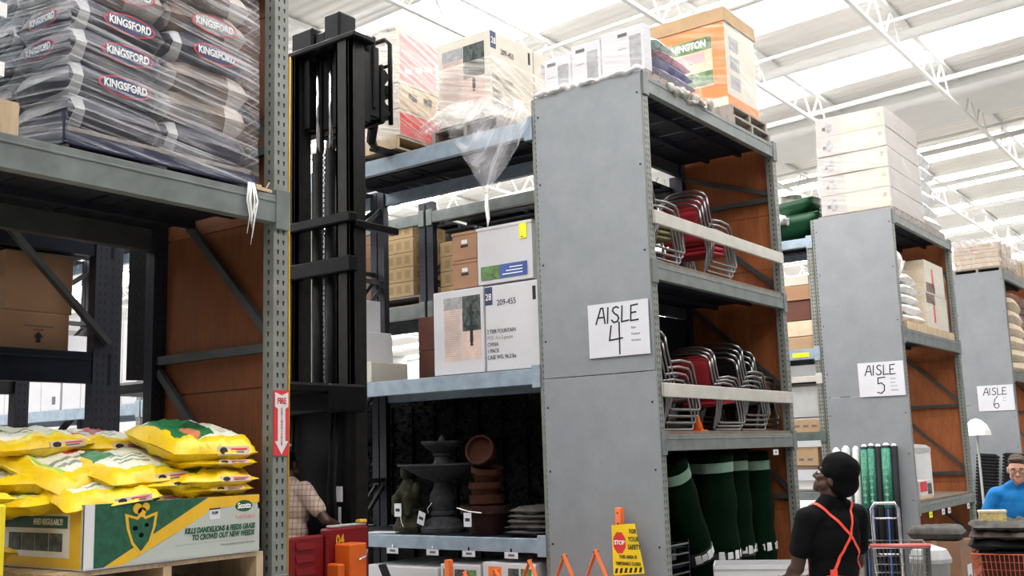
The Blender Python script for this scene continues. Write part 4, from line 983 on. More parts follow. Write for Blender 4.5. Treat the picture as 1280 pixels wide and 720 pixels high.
aisle_sign('hand-lettered AISLE poster on the gray panel beside the metal chair stacks', 0, .022, .580, 2.575, 3.008, 4, ('Patio', 'Outdoor', 'Furniture'), .0)
aisle_sign('hand-lettered AISLE poster on the panel above the leaning fence rolls', 6.63, .01, .597, 2.425, 2.868, 5, ('Fencing', 'Lattice', 'Concrete', 'Chemicals'), .0)
aisle_sign('hand-lettered AISLE poster on the panel above the man in blue', 13.2, .015, .62, 2.33, 2.787, 6, ('Pavers', 'Stone'), .0)
# caution tag and folding barricade
t = thing('caution_tag', 'yellow STOP FOR YOUR SAFETY tag leaning on the gray end panel', 'sign', (-.16, .24, .90))
b = MB(); b.prism([(-.13, .37), (.075, .385), (.14, .02), (-.13, -.005)], (0, 0, 0), (0, -1, 0), (0, 0, 1), .004); b.obj('plate', 'gold_yellow' if 'gold_yellow' in MATS else (mat('gold_yellow', (.82, .55, .01), .5, 0, .06) and 'gold_yellow'), t)
b = MB(); b.prism([(-.065+.058*math.cos(R(22.5+45*i)), .24+.085*math.sin(R(22.5+45*i))) for i in range(8)], (-.001, 0, 0), (0, -1, 0), (0, 0, 1), .002); b.obj('stop_octagon', 'red_print', t)
text('STOP', .045, 'white_ink', t, (-.003, .065, .24), FX, 'CENTER', .85, bold=.001)
for i, s_ in enumerate(('FOR', 'YOUR', 'SAFETY')): text(s_, .05, 'ink', t, (-.003, -.055-.004*i, .325-i*.058), FX, 'CENTER', .68, bold=.001)
text('THIS AREA IS', .034, 'ink', t, (-.003, -.005, .135), FX, 'CENTER', .8, bold=.0008); text('TEMPORARILY CLOSED', .034, 'ink', t, (-.003, -.005, .085), FX, 'CENTER', .62, bold=.0008)
b = MB()
for i in range(6): b.prism([(-.118+i*.042, .01+i*.003), (-.096+i*.042, .012+i*.003), (-.086+i*.042, .05+i*.003), (-.108+i*.042, .048+i*.003)], (-.001, 0, 0), (0, -1, 0), (0, 0, 1), .002)
b.obj('hazard_stripe', 'ink', t)
bar = thing('folding_barricade', 'orange expanding barricade with zigzag slats in front of the gray end panel', 'barricade', (-.2, .9, 0))
b = MB(); b.box(-.145, -.085, .295, .345, .0, 1.40); put(b.obj('post', 'barrier_orange', bar, bev=.005))
b = MB(); [b.cyl((-.147, .32, z), (-.144, .32, z), .007, n=8) for z in (1.2, 1.28, 1.36)]; put(b.obj('bolt', 'ink', bar))
b = MB(); b.box(-.145, -.085, 2.02, 2.07, .0, .95); put(b.obj('post', 'barrier_orange', bar, bev=.005)); b = MB(); b.box(-.25, .0, .27, .37, 0, .03); put(b.obj('foot', 'barrier_orange', bar))
PK = [(.495, 1.09), (.79, 1.045), (1.125, .99), (1.47, .905), (1.80, .87)]
for i, (y, z) in enumerate(PK):
    for s in (-1, 1):
        yb = y+s*.36; zb = .30
        b = MB(); xx = -.20+.012*s; b.bar((xx, y, z), (xx, yb, zb), .008, .042, up=(1, 0, 0)); o = b.obj('slat', 'barrier_orange', bar, bev=.001, seg=1); put(o)
    b = MB(); b.cyl((-.23, y, z-.018), (-.17, y, z-.018), .008, n=10); put(b.obj('rivet', 'ink', bar))

# ------------------------------------------------------------------ top of the end rack
pallet('pallet under the white appliance cartons on top of the AISLE panel', .06, 1.02, -.0, 1.0, 4.861, 'pallet_gray', .06)
mat('carton_gray', (.50, .49, .48), .7, 0, .1, 6)
for i, (y0, y1, z1) in enumerate(((.72, 1.0, 5.24), (.42, .715, 5.29), (.0, .415, 5.32))):
    t = carton('white carton with gray pictures above the AISLE panel, %s' % ('beside the fountain cartons', 'in the middle of three', 'at the panel corner')[i], .08, .20, y0, y1, 4.925, z1, 'carton_white')
    put(patch('gray_picture', 'gray_print', t, 'X', y0+.03, y0+.14, 4.96, z1-.08, .08)); put(patch('small_print', 'ink_soft', t, 'X', y0+.16, y0+.25, z1-.07, z1-.04, .08)); put(patch('small_print', 'gray_print', t, 'X', y0+.17, y0+.25, z1-.18, z1-.17, .08))
for nm, c in (('bag_blue', (.10, .12, .30)), ('bag_teal', (.18, .45, .38)), ('bag_pink', (.70, .30, .36)), ('bag_lilac', (.32, .28, .42))): mat(nm, c, .35, 0, .45, 9, .3, 20)
for i, (m_, x, y, z, L, lab) in enumerate((('bag_lilac', .62, .25, 4.925, .78, 'lilac plastic bag at the bottom of the bag pile above the AISLE panel'), ('bag_blue', .60, .25, 5.005, .76, 'blue plastic bag in the middle of the bag pile above the AISLE panel'), ('bag_pink', .62, .25, 5.09, .66, 'pink plastic bag near the top of the bag pile above the AISLE panel'), ('bag_teal', .42, .25, 5.165, .42, 'teal plastic bag on top of the bag pile above the AISLE panel'))):
    t = thing('plastic_bag', lab, 'bag', (x, y, z), R(2*i)); pillow(L, .52, .11, 70+i, wr=.014).obj('sack', m_, t, smooth=True)
wrap_shell('stretch_wrap', 'stretch film around the cartons and bags above the AISLE panel', .055, 1.04, -.03, 1.03, 4.875, 5.20, 'wrap_soft', 12, .02, top=False)
b = MB()
for i in range(16):
    rr = random.Random(i); b.ell((.45+i*.045+rr.uniform(-.04, .04), -.03+rr.uniform(-.02, .02), 4.87+rr.uniform(-.06, .035)), (rr.uniform(.03, .07), .03, rr.uniform(.02, .05)), 8, 6)
mat('dusty_film', (.42, .40, .36), .6, 0, .35, 14, .6, 30)
t = remesh(b, 'film_clump', 'dusty_film', None, .012, 2, disp=.03); tag(t, 'crumpled dusty film bunched over the upper beam of the end rack', 'plastic wrap')
b = MB()
for i in range(22):
    rr = random.Random(40+i); b.ell((-.03+rr.uniform(-.01, .03), .03+i*.047, 4.895+rr.uniform(-.006, .018)), (.035, .045, .022), 8, 6)
t = remesh(b, 'film_clump', 'film_white', None, .012, 2, disp=.02); tag(t, 'crumpled white film along the top edge of the AISLE panel', 'plastic wrap')
pallet('lower of two dark pallets under the orange box on the end rack', 1.84, 2.72, .02, 1.0, 4.862, 'pallet_gray', .12, along='y'); pallet('upper of two dark pallets under the orange box on the end rack', 1.86, 2.70, .04, 1.0, 4.984, 'pallet_gray', .11, along='y')
t = thing('bulk_box', 'tall orange bulk box with a picture panel on two pallets', 'box', (2.27, .60, 5.096))
b = MB(); b.box(1.91, 2.63, .1, 1.06, 5.096, 5.98); put(b.obj('body', 'carton_cream', t, bev=.006)); b = MB(); b.box(1.895, 2.645, .085, 1.075, 5.965, 6.11); put(b.obj('lid', 'cardboard_light', t, bev=.006))
put(patch('orange_face', 'orange_print', t, 'X', .1, 1.06, 5.2, 5.965, 1.91)); put(patch('picture', 'tan_print', t, 'X', .24, .92, 5.34, 5.85, 1.908)); put(patch('picture_band', 'green_print', t, 'X', .24, .92, 5.72, 5.85, 1.9068)); put(patch('picture_red', 'pink_print', t, 'X', .32, .75, 5.60, 5.70, 1.9068)); put(patch('picture_grass', 'green_print', t, 'X', .24, .55, 5.36, 5.50, 1.9068))
put_text(text('PENNINGTON', .10, 'white_ink', t, (0, 0, 0), FX, 'CENTER', .8, bold=.002), (1.9045, .56, 5.785))
for i in range(3): put(patch('side_picture', 'gray_print', t, 'Y', 2.0, 2.22, 5.3+i*.2, 5.44+i*.2, .1))
put(patch('side_orange', 'orange_print', t, 'Y', 1.91, 2.63, 5.11, 5.22, .1))
wrap_shell('stretch_wrap', 'stretch film around the orange bulk box and its pallets', 1.885, 2.66, .07, 1.09, 5.09, 5.95, 'wrap_soft', 15, .012, top=False)

# ------------------------------------------------------------------ metal chairs
def stacking_chair(label, loc, rz, seat):
    t = thing('stacking_chair', label, 'chair', loc, rz)
    for s in (-1, 1):
        y = .215*s; b = MB()
        b.tube([(-.27, y, .60), (-.24, y, .50), (-.17, y, .30), (-.15, y, .26), (-.16, y, .20), (-.25, y, .02), (-.22, y, .011), (.26, y, .011), (.30, y, .03), (.26, y, .20), (.20, y, .38), (.16, y, .41), (.0, y, .42), (-.20, y, .40)], .012, 8); b.obj('side_frame', 'wire_chrome', t, smooth=True)
    b = MB(); b.tube([(-.27, -.215, .60), (-.285, -.19, .64), (-.295, -.12, .67), (-.30, 0, .68), (-.295, .12, .67), (-.285, .19, .64), (-.27, .215, .60)], .012, 8); b.obj('back_hoop', 'wire_chrome', t, smooth=True)
    b = MB(); b.grid(lambda u, v: (-.16+.40*u, -.21+.42*v, .255+.025*u-.025*math.sin(v*math.pi)*math.sin(u*math.pi)), 10, 8); o = b.obj('seat', seat, t, smooth=True); sl = o.modifiers.new('t', 'SOLIDIFY'); sl.thickness = .03
    b = MB(); b.grid(lambda u, v: (-.175-.10*u-.02*math.sin(v*math.pi), -.20+.40*v, .33+.27*u), 8, 8); o = b.obj('backrest', seat, t, smooth=True); sl = o.modifiers.new('t', 'SOLIDIFY'); sl.thickness = .012
    return t
first = {}
def chair_stack(x, y, z, n, seat, where, dx=.05, dz=.045, rz=0.0):
    for i in range(n):
        lab = '%s metal chair %s' % (['bottom', 'second', 'third', 'top'][i if i < n-1 else 3], where); loc = (x+dx*i, y, z+dz*i)
        if seat not in first: first[seat] = stacking_chair(lab, loc, rz, seat)
        else: copy_tree(first[seat], loc, rz, lab)
        
chair_stack(.42, .35, 3.331, 4, 'seat_olive', 'of the olive-seated stack on the upper chair shelf', .05, .052); chair_stack(1.42, .33, 3.331, 4, 'seat_red', 'of the red-seated stack on the upper chair shelf', .055, .05)
chair_stack(.50, .33, 1.976, 4, 'seat_brown', 'of the brown-seated stack by the post on the lower chair shelf', .05, .055); chair_stack(1.12, .62, 1.976, 3, 'seat_black', 'of the dark stack behind the brown-seated one', .05, .04)
chair_stack(1.38, .30, 1.976, 3, 'seat_red', 'of the red-seated stack on the lower chair shelf', .05, .03); chair_stack(1.98, .32, 1.976, 4, 'seat_black', 'of the black stack in the middle of the lower chair shelf', .045, .045)
chair_stack(2.40, .36, 1.976, 3, 'seat_black', 'of the black stack by the plywood on the lower chair shelf', .035, .05)
t = thing('safety_cone', 'small orange cone between the chair legs on the lower shelf', 'cone', (.95, .15, 1.976)); b = MB(); b.lathe([(.055, .01), (.012, .15), (.0, .152)], n=16); b.obj('body', 'safety_orange', t, smooth=True); b = MB(); b.box(-.065, .065, -.065, .065, 0, .012); b.obj('base', 'safety_orange', t)

# ------------------------------------------------------------------ turf rolls
def turf_roll(label, xt, xb, y, r, zt, seed):
    d = Vector((xt-xb, 0, zt-.56)); L = d.length; ang = math.atan2(d.x, d.z)
    t = thing('turf_roll', label, 'turf roll', (xb, y, .56), rot=(0, ang, R(seed*40 % 25-12)), group='green turf rolls in the end rack'); rn = random.Random(seed)
    b = MB(); n = 40
    prof = []
    def ring(rr, z): prof.append((rr, z))
    for i in range(25):
        z = L*i/24; ring(r*(1-.04*math.sin(i*.9+seed))*(1-.06*(abs(z-L+.12) < .05)), z)
    b.lathe(prof, n=n, wob=.015); 
    b.obj('roll', 'turf', t, smooth=True)
    b = MB(); pts = []
    for i in range(90):
        a = i*.28; rr = r*(.12+.83*i/90); pts.append((rr*math.cos(a), rr*math.sin(a), L+.002))
    b.tube(pts, .006, 5); b.obj('spiral_edge', 'leaf_dark', t)
    b = MB(); b.lathe([(r*1.005, L-.165), (r*1.012, L-.16), (r*1.012, L-.085), (r*1.005, L-.08)], n=n, wob=.015); b.obj('tape_band', 'tape_clear', t)
    b = MB(); b.lathe([(r*1.006, L-.93), (r*1.014, L-.925), (r*1.014, L-.815), (r*1.006, L-.81)], n=n, wob=.015); lb = b.obj('label_band', 'ink', t)
    b = MB()
    for i in range(5):
        a = R(-150+i*22); c_, s_ = math.cos(a), math.sin(a); h = .03 if i % 2 else .038
        b.hexa([(c_*r*1.02-s_*-.028, s_*r*1.02+c_*-.028, L-.87-h), (c_*r*1.02-s_*.028, s_*r*1.02+c_*.028, L-.87-h), (c_*r*1.035-s_*.028, s_*r*1.035+c_*.028, L-.87-h*.8), (c_*r*1.035-s_*-.028, s_*r*1.035+c_*-.028, L-.87-h*.8),
                (c_*r*1.02-s_*-.024, s_*r*1.02+c_*-.024, L-.87+h), (c_*r*1.02-s_*.024, s_*r*1.02+c_*.024, L-.87+h), (c_*r*1.035-s_*.024, s_*r*1.035+c_*.024, L-.87+h*.8), (c_*r*1.035-s_*-.024, s_*r*1.035+c_*-.024, L-.87+h*.8)])
    b.obj('label_print', 'chalk_white', lb)
    return t
k = NT('tape_clear'); k.b.inputs['Base Color'].default_value = (.16, .26, .20, 1); k.b.inputs['Roughness'].default_value = .18; k.bump(k.noise(30, k.n('ShaderNodeTexCoord').outputs['Object']), .4)
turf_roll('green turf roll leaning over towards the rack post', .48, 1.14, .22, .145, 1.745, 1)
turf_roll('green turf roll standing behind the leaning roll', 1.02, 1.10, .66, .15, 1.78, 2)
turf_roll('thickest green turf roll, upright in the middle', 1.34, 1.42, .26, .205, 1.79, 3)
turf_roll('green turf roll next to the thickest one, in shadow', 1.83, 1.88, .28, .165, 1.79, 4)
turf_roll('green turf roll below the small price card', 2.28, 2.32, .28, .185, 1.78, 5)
t = thing('price_tag', 'small white price card above the last turf roll', 'price tag', (2.2, -.016, 1.80)); b = MB(); b.box(-.06, .06, -.003, 0, -.05, .0); b.obj('card', 'paper', t); b = MB(); b.box(-.02, .02, -.0036, -.0028, -.035, -.015); b.obj('price', 'ink_soft', t)
t = thing('open_carton', 'open white carton standing in front of the turf rolls', 'box', (.95, -.42, 0), R(24-90))
b = MB(); b.box(-.44, .44, -.2, -.19, .12, .91); b.box(-.44, -.43, -.2, .2, .12, .91); b.box(.43, .44, -.2, .2, .12, .91); b.box(-.44, .44, .19, .2, .12, .91); b.box(-.44, .44, -.2, .2, .12, .14); b.obj('body', 'carton_white', t)
b = MB(); b.box(-.44, .44, -.206, -.2, .875, .88); b.obj('score_line', 'gray_print', t)
pallet('pallet under the open white carton', .5, 1.4, -.85, -.1, 0, 'pallet_gray', .118)
# dark shelving baskets beside the rolls
t = thing('wire_basket_tower', 'dark wire basket tower half hidden behind the leaning turf roll', 'basket', (.35, .30, .552))
for i in range(7):
    b = MB(); z = .08+i*.075; b.tube([(-.2, -.2, z), (.22, -.2, z), (.22, .2, z), (-.2, .2, z)], .008, 6, closed=True); b.obj('rim_wire', 'wire_chrome', t)
b = MB(); [b.tube([(x, y, 0), (x, y, .56)], .007, 6) for x in (-.2, .22) for y in (-.2, .2)]; b.obj('frame', 'dark_steel', t)
b = MB(); [b.box(-.19, .21, -.19, .19, .05+i*.15, .058+i*.15) for i in range(4)]; b.obj('tray', 'dark_steel', t)
# ------------------------------------------------------------------ second end rack and its row
pallet('dark pallet under the five white cartons on the second end rack', 6.68, 8.25, .0, 1.0, 4.842, 'pallet_gray', .075)
wb = ['bottom', 'second', 'middle', 'fourth', 'top']
for i in range(5):
    z = 4.92+i*.277; dx = (.0, .01, .0, -.01, .01)[i]
    t = carton('long white carton, %s of the five stacked above the second AISLE panel' % wb[i], 6.69+dx, 8.2+dx, .0, .95, z, z+.268, 'carton_faint', 'white cartons on the second end rack')
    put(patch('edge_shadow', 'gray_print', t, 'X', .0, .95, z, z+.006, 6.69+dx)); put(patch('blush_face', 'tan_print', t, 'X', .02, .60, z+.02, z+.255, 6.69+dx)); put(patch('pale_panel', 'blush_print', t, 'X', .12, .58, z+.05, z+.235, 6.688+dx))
    o = MB(); o.ell((6.688+dx, .77, z+.135), (.006, .05, .085), 12, 8); put(o.obj('gray_picture', 'gray_print', t))
    put(patch('small_print', 'ink_soft', t, 'X', .80, .86, z+.09, z+.14, 6.6885+dx)); put(patch('small_print', 'gray_print', t, 'X', .05, .10, z+.14, z+.2, 6.687+dx))
wrap_shell('stretch_wrap', 'stretch film around the five long white cartons', 6.675, 8.22, -.012, .965, 4.92, 5.9, 'wrap_soft', 21, .012, top=False)
pallet('pallet under the white film-wrapped sacks on the second end rack', 8.3, 9.5, .05, 1.0, 4.842, 'pallet_gray', .13)
for i in range(6):
    t = thing('wrapped_sack', 'white film-wrapped sack, %s of the pile beside the long white cartons' % (wb+['uppermost'])[i if i < 4 else i], 'sack', (8.92, .48, 4.975+i*.19), R((-4, 3, -2, 5, 0, 4)[i]), 'white sacks on the second end rack'); pillow(1.12-.05*i, .80, .19, 80+i, wr=.02, p=5).obj('sack', 'film_white', t, smooth=True)
pallet('pallet on the middle shelf of the second end rack', 6.95, 9.4, .02, .95, 3.303, 'pallet_wood', .115)
mat('corner_brown', (.12, .05, .04), .7)
for x0, x1, z0, z1, lab in ((8.25, 9.35, 3.42, 3.93, 'pale carton with brown corner, lower, on the middle pallet of the second end rack'), (8.30, 9.30, 3.935, 4.42, 'pale carton with brown corner, upper, on the middle pallet of the second end rack')):
    t = carton(lab, x0, x1, .08, .85, z0, z1, 'carton_cream'); put(patch('brown_corner', 'corner_brown', t, 'Y', x0+.0, x0+.45, z0+.02 if z0 > 3.9 else z1-.14, z0+.16 if z0 > 3.9 else z1-.0, .08)); put(patch('tan_face', 'tan_print', t, 'X', .1, .83, z0+.02, z1-.02, x0)); put(patch('red_strip', 'red_print', t, 'Y', x0+.33, x0+.42, z0+.1, z1-.1, .08))
for i in range(5):
    t = thing('wrapped_sack', 'white sack, %s of the short pile on the middle shelf of the second end rack' % wb[i], 'sack', (7.55, .42, 3.42+i*.135), R(3*i-5), 'white sacks on the middle shelf'); pillow(1.05-.06*i, .72, .14, 90+i, wr=.02).obj('sack', 'film_white', t, smooth=True)
t = thing('wrapped_sack', 'folded white plastic sheet hanging from the top of the short sack pile', 'sack', (7.1, .3, 4.11), 0); pillow(.5, .45, .30, 99, wr=.05).obj('sack', 'film_white', t, smooth=True)
wrap_shell('stretch_wrap', 'stretch film around the pale cartons on the middle shelf', 8.235, 9.365, .065, .865, 3.42, 4.3, 'wrap_soft', 25, .012, top=False)
# low shelf
t = thing('water_heater', 'white cylinder unit on the low shelf against the plywood', 'water heater', (7.95, .40, 1.082)); b = MB(); b.lathe([(.25, 0), (.255, .02), (.255, .60), (.25, .615)], n=32); b.obj('tank', 'chalk_white', t); b = MB(); b.lathe([(.262, .60), (.262, .66), (.20, .70), (.05, .715), (.0, .715)], n=32); b.obj('cap', 'pipe_gray', t)
t = carton('red and white product box on the low shelf in front of the white cylinder', 7.02, 7.62, .06, .4, 1.082, 1.32, 'carton_white'); put(patch('red_print', 'red_print', t, 'Y', 7.04, 7.36, 1.18, 1.31, .06)); put(patch('dark_print', 'dark_print', t, 'Y', 7.38, 7.58, 1.12, 1.28, .06)); put(patch('tan_base', 'tan_print', t, 'Y', 7.03, 7.6, 1.085, 1.14, .0592)); put(patch('red_side', 'red_print', t, 'X', .1, .35, 1.2, 1.3, 7.02))
t = thing('display_pole', 'dark pole with a silver collar behind the second AISLE panel', 'pole', (7.35, .55, 1.082)); b = MB(); b.cyl((0, 0, .0), (0, 0, 1.6), .035); b.obj('shaft', 'pipe_gray', t, smooth=True); b = MB(); b.cyl((0, 0, 1.45), (0, 0, 1.72), .075); b.obj('collar', 'chrome', t, smooth=True); b = MB(); b.box(-.16, .16, -.16, .16, 1.72, 2.05); b.obj('head', 'black_rubber', t, bev=.02); b = MB(); b.cyl((0, 0, 0), (0, 0, .03), .14); b.obj('base', 'dark_steel', t)
for i, (x, m_) in enumerate(((7.14, 'yellow_print'), (7.75, 'paper'), (8.05, 'paper'), (9.1, 'paper'))):
    t = thing('price_tag', ['yellow price card under the low beam of the second end rack', 'white price card next to the yellow one under the low beam', 'second white price card beyond the yellow one under the low beam', 'white price card by the far post of the second end rack'][i], 'price tag', (x, -.016, .928)); b = MB(); b.box(-.07, .07, -.003, 0, -.075, 0); b.obj('card', m_, t); b = MB(); b.box(-.02, .03, -.0036, -.0028, -.05, -.025); b.obj('price', 'ink_soft', t)
# cartons and tub standing before the second end rack
t = carton('big brown carton on the floor in front of the second end rack', 3.72, 4.20, -1.19, -.72, .10, .86, 'cardboard_dark', tape='cardboard_light'); pallet('pallet under the big brown carton', 3.69, 4.23, -1.22, -.69, 0, 'pallet_wood', .098)
put(patch('white_label', 'paper', t, 'Y', 3.95, 4.12, .30, .62, -1.19)); b = MB(); b.lathe([(.05, 0), (.055, .1), (.02, .16)], n=14); put(patch('label_mark', 'ink_soft', t, 'Y', 3.99, 4.08, .38, .52, -1.1912))
t = thing('rolled_tarp', 'flat gray-brown bundle lying on top of the big brown carton', 'bundle', (3.95, -.93, .865), R(8)); pillow(.50, .52, .13, 31, wr=.01, p=5).obj('fabric', 'tarp', t, smooth=True)
t = thing('round_tub', 'gray round tub beside the big brown carton', 'tub', (3.02, -1.10, 0)); b = MB(); b.lathe([(.13, 0), (.165, .72), (.18, .73), (.18, .76), (.16, .76), (.13, .1), (.0, .08)], n=32); b.obj('body', 'pipe_gray', t, smooth=True); b = MB(); b.lathe([(.185, .735), (.187, .77), (.15, .85), (.0, .90)], n=32); b.obj('lid', 'pipe_gray', t)
# rolls leaning on the second panel
for i, (y, r_, zt, m_, lab) in enumerate(((.95, .045, 1.76, 'chalk_white', 'white fence roll at the far edge'), (.82, .05, 1.78, 'pipe_gray', 'gray fence roll, second from the far edge'), (.69, .045, 1.77, 'pipe_gray', 'gray fence roll beside the green-labelled ones'), (.58, .05, 1.79, 'g', 'green-labelled fence roll behind the man in black'), (.49, .048, 1.80, 'g', 'green-labelled fence roll in the middle'), (.40, .045, 1.79, 'black_rubber', 'black fence roll between the green-labelled ones'), (.30, .06, 1.80, 'g', 'thick green-labelled fence roll nearest the panel edge'), (.20, .045, 1.79, 'black_rubber', 'black fence roll closest to the panel edge'))):
    t = thing('fence_roll', lab+' leaning on the second AISLE panel', 'fence roll', (6.40, y, 0), rot=(0, R(4.5), 0)); b = MB(); b.cyl((0, 0, 0), (0, 0, zt), r_, n=16); b.obj('roll', m_ if m_ != 'g' else 'dark_steel', t, smooth=True)
    b = MB(); b.cyl((0, 0, zt), (0, 0, zt+.03), r_*.8, r_*.4, n=12); b.obj('end_wrap', 'film_white', t)
    if m_ == 'g':
        b = MB(); b.cyl((0, 0, zt-.78), (0, 0, zt-.04), r_*1.05, n=16); lb = b.obj('label', 'label_green' if 'label_green' in MATS else (mat('label_green', (.03, .20, .13), .5, 0, .4, 30) and 'label_green'), t, smooth=True)
        b = MB(); [b.box(-r_*1.1, -r_*1.04, -.02, .02, zt-.72+j*.085, zt-.69+j*.085) for j in range(8)]; b.box(-r_*1.1, -r_*1.04, -.004, .004, zt-.72, zt-.09); b.obj('label_print', 'label_pale' if 'label_pale' in MATS else (mat('label_pale', (.16, .34, .26), .5, 0, .3, 30) and 'label_pale'), lb)
        b = MB(); b.box(-r_*1.06, -r_*.9, -.008, .008, .15, zt-.80); b.obj('blue_strip', 'blue_print', t)
# row behind: wheelbarrow trays and goods
def barrow(label, loc, m_, rot):
    t = thing('wheelbarrow_tray', label, 'wheelbarrow tray', loc, rot=rot)
    b = MB(); b.grid(lambda u, v: ((u-.5)*.95, (v-.5)*.7*(1-.25*u), .26*(max(abs(2*u-1)**3, abs(2*v-1)**3))), 16, 14); o = b.obj('tray', m_, t, smooth=True); s_ = o.modifiers.new('t', 'SOLIDIFY'); s_.thickness = .012
    b = MB(); pts = [((u-.5)*.95, (v-.5)*.7*(1-.25*u), .262) for u, v in [(i/8, 0) for i in range(9)]+[(1, i/6) for i in range(1, 7)]+[(1-i/8, 1) for i in range(1, 9)]+[(0, 1-i/6) for i in range(1, 6)]]
    b.tube(pts, .014, 6, closed=True); b.obj('rolled_rim', m_, t); return t
barrow('lower green wheelbarrow tray on the row behind the chair rack', (7.1, 1.52, 4.72), 'barrow_green', (R(8), 0, R(90))); barrow('upper green wheelbarrow tray on the row behind the chair rack', (7.12, 1.56, 4.98), 'barrow_green', (R(-6), R(4), R(90))); barrow('pale teal wheelbarrow tray beside the long white cartons', (7.45, 1.2, 4.86), 'barrow_teal', (0, R(10), R(80)))
t = thing('wrapped_sack', 'white film bundle on top of the green wheelbarrow trays', 'plastic wrap', (7.15, 1.62, 5.22), R(10)); pillow(.7, .5, .22, 61, wr=.04).obj('sack', 'film_white', t, smooth=True)
t = thing('wrapped_sack', 'white film bundle between the two green wheelbarrow trays', 'plastic wrap', (6.85, 1.7, 4.93), R(80)); pillow(.45, .25, .12, 62, wr=.03).obj('sack', 'film_white', t, smooth=True)
for i, (x0, y0, y1, z0, z1, m_, lab) in enumerate(((6.72, 1.2, 1.9, 3.125, 3.30, 'cardboard_light', 'pale carton at the bottom of the high shelf behind the chair rack post'), (6.72, 1.2, 1.9, 3.31, 3.52, 'tan_print', 'tan carton in the middle of the high shelf behind the chair rack post'), (6.72, 1.22, 1.92, 3.53, 3.80, 'carton_red', 'red-brown carton on the high shelf behind the chair rack post'), (6.72, 1.22, 1.8, 4.02, 4.15, 'carton_cream', 'white tray with a dark end on the high shelf behind the chair rack post'),
    (6.68, 1.16, 1.75, 1.995, 2.17, 'cardboard_light', 'tan carton with printed marks behind the chair rack post'), (6.68, 1.25, 1.75, 1.55, 1.80, 'cardboard_light', 'tan carton below the green beam behind the chair rack post'), (6.7, 1.2, 1.8, 2.20, 2.62, 'pipe_gray', 'gray bin with a tilted handle on the shelf behind the chair rack post'), (6.7, 1.2, 1.9, 3.81, 4.01, 'cardboard', 'brown carton under the white tray behind the chair rack post'))):
    t = carton(lab, x0, x0+.5, y0, y1, z0, z1, m_)
    if i in (4, 5): [put(patch('dark_mark', 'ink_soft', t, 'X', y0+.08+j*.12, y0+.15+j*.12, z0+.07, z0+.1, x0)) for j in range(4)]
    if i == 3: put(patch('dark_end', 'ink', t, 'X', y1-.2, y1, z0+.01, z1-.01, x0))
b = MB(); b.box(6.66, 7.6, 1.15, 3.8, 1.50, 1.545); tag(b.obj('shelf_plank', 'shelf_board'), 'dark plank carrying the tan carton behind the chair rack post', 'shelf plank')
t = tag(MB().box(6.610, 6.6165, 1.25, 1.48, 3.01, 3.07).obj('yellow_label', 'yellow_print'), 'fluorescent yellow label on the beam behind the chair rack post', 'label')
# third end rack
pallet('pallet on top of the third end rack', 13.22, 15.9, .02, .85, 4.842, 'pallet_gray', .10)
for i, (x0, x1, z0, z1, lab) in enumerate(((13.24, 14.5, 4.945, 5.22, 'lower long wooden crate on the third end rack'), (13.28, 14.4, 5.225, 5.42, 'upper long wooden crate on the third end rack'), (14.55, 15.85, 4.945, 5.25, 'wooden crate at the far end of the third end rack'))):
    t = thing('wooden_crate', lab, 'crate', ((x0+x1)/2, .43, z0)); n_ = 3; hh = (z1-z0)/n_
    for j in range(n_): b = MB(); b.box(x0, x1, .04, .82, z0+j*hh+.005, z0+(j+1)*hh-.005); put(b.obj('board', 'pallet_wood', t))
    b = MB(); [b.box(xx, xx+.08, .02, .84, z0, z1) for xx in (x0+.12, (x0+x1)/2, x1-.2)]; put(b.obj('batten', 'pallet_wood', t))
wrap_shell('stretch_wrap', 'white film draped over the crates on the third end rack', 13.225, 14.52, .0, .86, 4.95, 5.50, 'wrap_loose', 31, .02)
for i in range(6):
    t = thing('wrapped_sack', 'yellowish sack, %s of the pile in the third end rack' % ['bottom', 'second', 'third', 'fourth', 'fifth', 'top'][i], 'sack', (14.6, .44, 3.01+i*.24), R(2*i-4), 'yellowish sacks in the third end rack'); pillow(1.6, .74, .245, 120+i, wr=.02, p=6).obj('sack', 'tan_print', t, smooth=True)
wrap_shell('stretch_wrap', 'clear film around the yellowish sack pile in the third end rack', 13.76, 15.45, .02, .86, 3.01, 4.5, 'wrap_soft', 33, .012)
def ribbed(label, loc, rot, n=22, w=.17):
    t = thing('edging_bundle', label, 'plastic edging', loc, rot=rot)
    for i in range(n):
        b = MB(); b.box(-.10, .10, -w, w, i*.055, i*.055+.038); b.obj('ribbed_tray', 'black_rubber', t, bev=.006, seg=1)
    b = MB(); b.box(-.07, .07, -w*.8, w*.8, 0, n*.055); b.obj('core', 'black_rubber', t); return t
ribbed('black ribbed edging stack leaning on the third AISLE panel, away from the man in blue', (12.55, .60, 0), (R(5), R(9), 0), 29); ribbed('black ribbed edging stack leaning on the third AISLE panel, beside the man in blue', (12.50, .16, 0), (R(5), R(9), 0), 29)
t = thing('fence_roll', 'thin blue roll standing beside the black ribbed edging', 'roll', (12.6, .92, 0), rot=(0, R(5), 0)); b = MB(); b.cyl((0, 0, 0), (0, 0, 1.55), .05, n=14); b.obj('roll', 'blue_print', t, smooth=True); b = MB(); [b.cyl((0, 0, .2+i*.22), (0, 0, .23+i*.22), .052, n=14) for i in range(6)]; b.obj('band', 'chalk_white', t)
